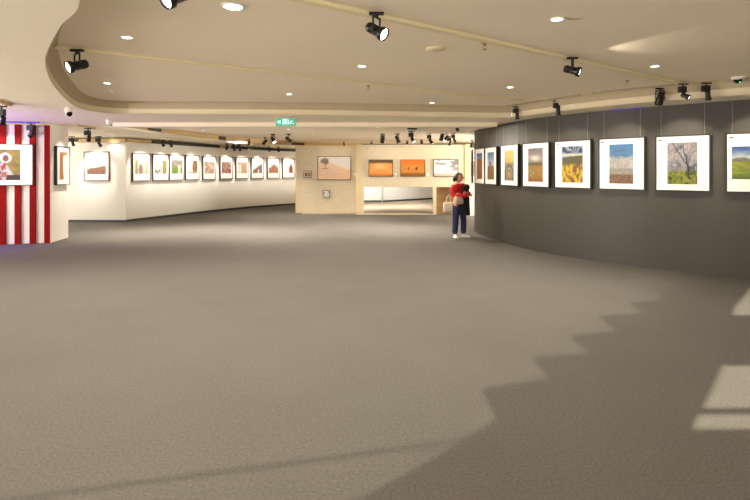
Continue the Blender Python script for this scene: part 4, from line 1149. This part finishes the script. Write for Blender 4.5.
# added fill lamps without fixtures, lifting the far floor and the halls beyond
for x, y, pw in ((-1.0, 22.5, 300), (1.6, 23.5, 300), (3.9, 19.0, 60), (-4, 14.6, 190), (-.4, 14.8, 220), (-7, 12.6, 90), (1.2, 13.6, 240), (-2.6, 13.2, 240), (-5.6, 13.6, 240), (-8.2, 13.6, 50), (-3.6, 18.6, 90)):
    light('hall_fill', 'SPOT', (x, y, 2.62), pw, WARM, direction=(0, 0, -1), angle=104, blend=1, size=.1)
for x in (-1.6, .3, 2.0):
    light('wall_fill', 'SPOT', (x, 24.6, 2.6), 120, NEUT, target=(x * 1.15, 27.3, 1.0), angle=100, blend=.9, size=.05)  # added to brighten the far white wall behind the opening
# added fill lamps left and right; the second for an assumed opening behind the striped wall
area('side_daylight_fill', (-10.8, 4.0, 1.35), (1, -.1, .15), 7, 2.2, 340, (1, .95, .88))
area('side_daylight_fill', (-11.5, 14.2, 1.35), (1, .0, .1), 3, 2.2, 50, (1, .95, .87))
area('side_daylight_fill', (6.3, 17.6, 1.35), (-1, -.1, .1), 2.2, 2.2, 170, (1, .94, .84))
light('spotlight_spill', 'SPOT', at_z(579, 66, 2.80), 6, WARM, direction=(.85, -.30, -.22), angle=88, blend=.3, size=.02)
light('wall_fill', 'SPOT', (1.0, 13.2, 2.62), 110, WARM, target=(3.1, 10.9, .9), angle=75, blend=1, size=.05)  # extra spot added to brighten the far part of the dark wall
# assumed violet lamps, unseen beyond the left picture edge
light('assumed_violet_lamp', 'SPOT', (-9.4, 8.6, 1.3), 260, (.34, .17, 1.0), direction=(.55, .35, 1), angle=110, blend=1, size=.1)
light('assumed_violet_lamp', 'SPOT', (-9.1, 9.9, 2.6), 170, (.30, .17, 1.0), direction=(.12, .12, -1), angle=75, blend=1, size=.1)

w = bpy.data.worlds.new('World'); bpy.context.scene.world = w; w.use_nodes = True
w.node_tree.nodes['Background'].inputs[0].default_value = (.8, .85, 1, 1); w.node_tree.nodes['Background'].inputs[1].default_value = .6

# ------------------------------------------------------------------ camera
cam = bpy.data.cameras.new('camera'); cam.sensor_width = 36; cam.lens = 24; cam.shift_y = -(250 - H) / 750.0; cam.clip_end = 100
co_ = bpy.data.objects.new('camera', cam); C.objects.link(co_); co_.location = (0, 0, EYE); co_.rotation_euler = (PI / 2, 0, 0)
sc = bpy.context.scene; sc.camera = co_
vs_ = sc.view_settings; vs_.view_transform = 'Standard'; vs_.look = 'None'; vs_.gamma = 1; vs_.use_curve_mapping = False; vs_.exposure = 1.32
sc.cycles.use_denoising = True
sc.cycles.max_bounces = 10; sc.cycles.diffuse_bounces = 6; sc.cycles.sample_clamp_indirect = 6
